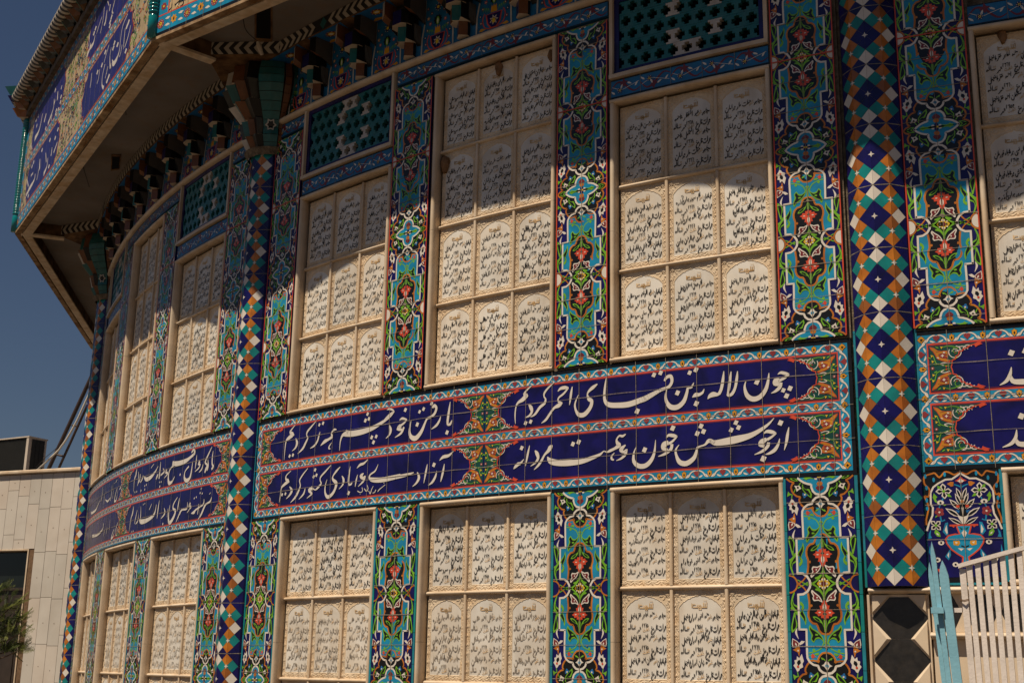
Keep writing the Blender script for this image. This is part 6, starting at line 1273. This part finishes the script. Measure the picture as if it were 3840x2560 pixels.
g_ = MB(flat); g_.box(-1.4, WU-.002, 2.495, 2.528, -.15, -.10, M_DOOR); g_.box(-1.4, WU-.002, .2, 2.494, -.15, -.13, M_DOOR)
for a, b_ in ((2.0, 2.44), (1.3, 1.93), (.5, 1.25)):
    for i in range(3): x = WU-.12-.40*i; g_.box(x-.30, x, a, b_, -.13, -.118, M_DOOR); g_.box(x-.26, x-.04, a+.05, b_-.05, -.118, -.108, M_DOOR)
g_.build('door', wo)
ac = bpy.data.objects.new('air_conditioner', None); C.objects.link(ac); nplace(ac, -.55, 3.93, -.62); ac.rotation_euler = (0, 0, NA-.12); tag(ac, 'beige air conditioner box with black mesh front on the neighbouring roof', 'air conditioner')
M_ACB = mat('beige_metal', (.50, .44, .37), rough=.5, var=.08, vscale=8, streak=.15); M_MESH = mat('black_mesh', (.020, .021, .020), rough=.7, var=.3, vscale=70)
mb = MB(flat); mb.box(-.44, .44, .06, .615, -.30, -.02, M_ACB, 1); mb.box(-.45, .45, .616, .632, -.31, .012, M_ACB, 1)
for s in (-1, 1): mb.box(s*.42-.022, s*.42+.022, .06, .615, -.0195, .006, M_ACB, 1)
mb.box(-.397, .397, .06, .09, -.0195, .004, M_ACB, 1); mb.build('cabinet', ac)
g_ = MB(flat); g_.box(-.397, .397, .0905, .614, -.0195, -.012, M_MESH, 1)
for i in range(60): x = -.39+.78*i/59; g_.box(x-.0016, x+.0016, .091, .613, -.0118, -.008, M_MESH, 1)
for i in range(40): z = .095+.51*i/39; g_.box(-.396, .396, z-.0014, z+.0014, -.0078, -.005, M_MESH, 1)
g_.build('mesh_front', ac)
g_ = MB(flat); lv = lambda u, z, d: (.4405+d, -u, z); g_.fn = lv
g_.box(-.26, -.05, .10, .60, 0, .004, M_MESH, 1)
for i in range(9): z = .12+.055*i; g_.box(-.265, -.045, z, z+.008, .0041, .009, M_ACB if i % 4 == 9 else M_MESH, 1)
for i in range(4): x = -.255+.065*i; g_.box(x, x+.008, .10, .60, .0095, .012, M_MESH, 1)
g_.build('side_grille', ac)
M_STEEL = mat('brown_steel', (.035, .018, .012), rough=.5, var=.2); M_COND = mat('grey_conduit', (.52, .48, .41), rough=.4, var=.06)
tr = MB(flat); D6 = .6
tr.tube([(.16, D6, 3.92), (.252, D6, 4.126), (.739, D6, 5.185), (1.6, D6, 7.06)], .026, M_STEEL, 8); o = tr.build('roof_strut'); nplace(o); tag(o, 'dark brown steel strut leaning up from the neighbouring roof behind the left column', 'steel strut')
q = MB(flat); q.tube([(.35, D6, 3.92), (.418, D6, 4.119), (.748, D6, 4.859), (1.5, D6, 6.55)], .017, M_STEEL, 8); q.build('second_chord', o)
for a, b_ in (((.345, 4.295), (.485, 4.262)), ((.563, 4.675), (.665, 4.655)), ((.79, 5.16), (.87, 5.13))): q = MB(flat); q.tube([(a[0], D6, a[1]), (b_[0], D6, b_[1])], .014, M_STEEL, 8); q.build('rung', o)
cn = MB(flat); cn.tube(smooth([(-.05, .52, 3.98), (.165, .52, 4.117), (.405, .54, 4.317), (.47, .54, 4.385), (.558, .54, 4.50), (.686, .54, 4.72), (.79, .54, 4.95), (.95, .54, 5.30)], 4), .013, M_COND, 8); o = cn.build('cable_conduit'); nplace(o); tag(o, 'pale grey conduit pipe bending up beside the dark steel strut', 'pipe')
q = MB(flat); q.tube(smooth([(.12, .50, 4.11), (.25, .50, 4.235), (.36, .50, 4.31), (.45, .50, 4.375)], 3), .004, M_WIRE, 5); q.build('black_cable', o)

# ------------------------------------------------------------------ thuja tree at the left edge
def thuja():
    base = Vector((-3.955, -10.155, .045))
    t = bpy.data.objects.new('thuja_tree', None); C.objects.link(t); t.location = base; tag(t, 'green thuja sprays in front of the dark door, bottom left', 'tree')
    bark = mat('thuja_bark', (.10, .065, .04), rough=.95, var=.3, vscale=30, bump=.6)
    LF = [mat('thuja_leaf_%s' % n_, c, rough=.6, spec=.3, var=.25, vscale=30) for n_, c in (('dark', (.034, .050, .012)), ('mid', (.085, .115, .024)), ('olive', (.17, .19, .040)))]
    tk = MB(flat); tk.tube([(0, 0, 0), (.01, 0, .6), (-.01, .01, 1.2), (.0, 0, 1.8), (.02, .02, 2.0)], [.055, .045, .032, .012, .004], bark, 8)
    fo = MB(flat); r = random.Random(21)
    right = Vector((cos(YAW), -sin(YAW), 0))
    def spray(o, dr, L, m_):
        """flat fern-like thuja frond of scale segments"""
        side = dr.cross(Vector((r.uniform(-.4, .4), r.uniform(-1, -.3), r.uniform(-.3, .5)))).normalized()
        def seg(p, d, l, wv):
            s = side if abs(d.dot(side)) < .9 else Vector((0, 0, 1))
            s = (s-d*s.dot(d)).normalized(); n_ = d.cross(s).normalized()*wv*.6
            fo.raw([p-s*wv, p+d*l*.5+n_, p+s*wv, p+d*l, p+d*l*.5-n_], [(0, 1, 3), (1, 2, 3), (0, 3, 4), (4, 3, 2)], m_)
        n_ = int(L/.011); p = o.copy(); d = dr.copy()
        for i in range(n_):
            d = (d+Vector((r.uniform(-.1, .1), r.uniform(-.1, .1), r.uniform(-.08, .14)))).normalized(); seg(p, d, .015, .0032); p = p+d*.011
            f = 1-i/n_
            for s in (-1, 1):
                b_ = (d*.75+side*s*.8+Vector((0, 0, r.uniform(-.1, .2)))).normalized(); q = p.copy(); l2 = int(1+4.2*f*r.uniform(.6, 1))
                for j in range(l2):
                    seg(q, b_, .012, .0026); 
                    if j and j < l2-1:
                        for s2 in (-1, 1): seg(q, (b_*.7+side*s2*.5+d*.4).normalized(), .010, .0024)
                    q = q+b_*.009; b_ = (b_+d*.16).normalized()
    def limb(z0, reach, up, n_, dirv):
        o = Vector((0, 0, z0)); e = o+dirv*reach+Vector((0, 0, up)); pts = [o.lerp(e, i/5)+Vector((0, 0, -.05*sin(pi*i/5))) for i in range(6)]
        tk.tube(pts, [.010, .008, .006, .005, .004, .002], bark, 6)
        for i in range(n_):
            f = r.uniform(.15, 1.0); p = o.lerp(e, f); dv = (dirv*r.uniform(.3, 1)+Vector((r.uniform(-.7, .7), r.uniform(-.7, .7), r.uniform(-.5, .9)))).normalized()
            spray(p, dv, r.uniform(.06, .13), r.choice(LF) if f > .5 else r.choice(LF[:2]))
        spray(e, dirv, .10, LF[2]); spray(e, (dirv+Vector((0, 0, .5))).normalized(), .10, LF[2])
    for z0, reach, up, n_, a in ((1.70, .27, .14, 34, .05), (1.72, .30, .02, 30, -.1), (1.78, .22, .16, 26, .4), (1.66, .27, .0, 22, .15), (1.62, .30, .02, 12, -.05), (1.80, .16, .22, 22, -.3), (1.75, .2, .05, 24, 1.8), (1.7, .2, .05, 24, -2.2), (1.8, .2, .05, 20, 3.0), (1.5, .22, .0, 14, 2.2), (1.3, .25, .0, 14, -1.5), (1.2, .25, .05, 12, 2.9)):
        dv = (right*cos(a)+Vector((-right.y, right.x, 0))*sin(a)).normalized(); limb(z0, reach, up, n_, dv)
    for i in range(70): p = Vector((r.gauss(.06, .07), r.gauss(.02, .07), r.uniform(1.68, 1.98))); spray(p, Vector((r.uniform(-.5, .7), r.uniform(-.6, .6), r.uniform(-.2, 1))).normalized(), r.uniform(.06, .11), r.choice(LF))
    tk.build('trunk', t); fo.build('crown', t)
thuja()

# ------------------------------------------------------------------ white railing and blue picket post
GA, GR = .22, 10.6
M_WHP = mat('chalky_white_paint', (.73, .65, .585), rough=.55, spec=.3, var=.08, vscale=20, bump=.25, bscale=120, dust=.10, streak=.10)
M_BLP = mat('light_blue_paint', (.205, .44, .54), rough=.5, spec=.35, var=.10, vscale=14, bump=.25, bscale=90, dust=.06)
gt = bpy.data.objects.new('white_railing', None); C.objects.link(gt); place(gt, GA, 0, GR); tag(gt, 'white painted metal railing with close vertical bars, bottom right', 'railing')
mb = MB(flat); mb.sweep([(.0, .012), (.0, -.016), (.013, -.016), (.013, .012)], [0, 1], M_WHP, smooth=False) if False else None
RL = lambda u: 1.975+(u-.037)*.262
rp = [(.034, 1.972), (.048, 1.977), (.25, RL(.25)), (.50, RL(.5)), (.70, RL(.7))]
v = []; f = []
for (u, z) in rp: v += [(u, .020, z), (u, -.016, z), (u, -.016, z+.0145), (u, .020, z+.0145)]
for i in range(len(rp)-1):
    for k in range(4): f.append((4*i+k, 4*i+(k+1) % 4, 4*i+4+(k+1) % 4, 4*i+4+k))
f += [(0, 3, 2, 1), (16, 17, 18, 19)]
mb.raw(v, f, M_WHP); mb.build('top_rail', gt)
def bar(u0, w_, zb, zt, d0, d1, lean, m_, nm, par, tip=0):
    b = MB(lambda u, z, d: (u+lean*(1.9-z), -d, z))
    if tip:
        b.raw([b.fn(u0-w_/2, zb, d1), b.fn(u0+w_/2, zb, d1), b.fn(u0+w_/2, zt-tip, d1), b.fn(u0+w_*.30, zt-tip*.45, d1), b.fn(u0+.001, zt, d1), b.fn(u0-w_*.30, zt-tip*.45, d1), b.fn(u0-w_/2, zt-tip, d1),
               b.fn(u0-w_/2, zb, d0), b.fn(u0+w_/2, zb, d0), b.fn(u0+w_/2, zt-tip, d0), b.fn(u0+w_*.30, zt-tip*.45, d0), b.fn(u0+.001, zt, d0), b.fn(u0-w_*.30, zt-tip*.45, d0), b.fn(u0-w_/2, zt-tip, d0)],
              [(0, 1, 2, 3, 4, 5, 6), (13, 12, 11, 10, 9, 8, 7)]+[(i, i+7, (i+1) % 7+7, (i+1) % 7) for i in range(7)], m_)
    else: b.box(u0-w_/2, u0+w_/2, zb, zt, d0, d1, m_)
    return b.build(nm, par)
bar(.0475, .020, .25, 1.971, -.014, .006, .022, M_WHP, 'end_post', gt)
for i in range(24):
    u = .0705+.0268*i; bar(u, .0170, .25, RL(u)-.001, -.010, .008, .022-.003*i if i < 8 else 0, M_WHP, 'bar', gt)
b_ = MB(flat); b_.box(-.022, .036, 1.826, 1.841, -.012, .006, M_WHP); b_.build('hinge_arm', gt)
b_ = MB(flat); b_.box(.036, .72, .30, .325, -.009, .005, M_WHP); b_.build('bottom_rail', gt)
b_ = MB(flat)
b_.tube([(.034, -.012, 1.868), (.046, -.016, 1.866), (.060, -.012, 1.869)], .0016, M_RUST, 5); b_.tube([(.034, -.012, 1.864), (.046, -.017, 1.862), (.060, -.012, 1.865)], .0016, M_RUST, 5); b_.build('rusty_wire_tie', gt)
bp = bpy.data.objects.new('blue_picket_post', None); C.objects.link(bp); place(bp, GA, 0, GR); tag(bp, 'light blue post of three pointed pickets beside the white railing', 'post')
bar(-.0590, .0145, .2, 1.998, -.036, -.020, .062, M_BLP, 'picket', bp, .050); bar(-.0400, .0165, .2, 2.066, -.010, .006, .062, M_BLP, 'picket', bp, .055); bar(-.0115, .0300, .2, 2.000, .004, .020, .062, M_BLP, 'picket', bp, .052)
b_ = MB(flat); b_.box(-.062, -.021, 1.822, 1.842, .0068, .030, M_BLP); b_.build('cross_strap', bp)

# ------------------------------------------------------------------ ground
mb = MB(lambda u, z, d: (u, z, d)); mb.quadgrid(-400, 400, -400, 400, 0, mat('brown_paving', (.085, .066, .048), rough=.85, spec=.2, var=.12, vscale=1.5, bump=.1), 1, 1)
o = mb.build('ground'); tag(o, kind='structure')
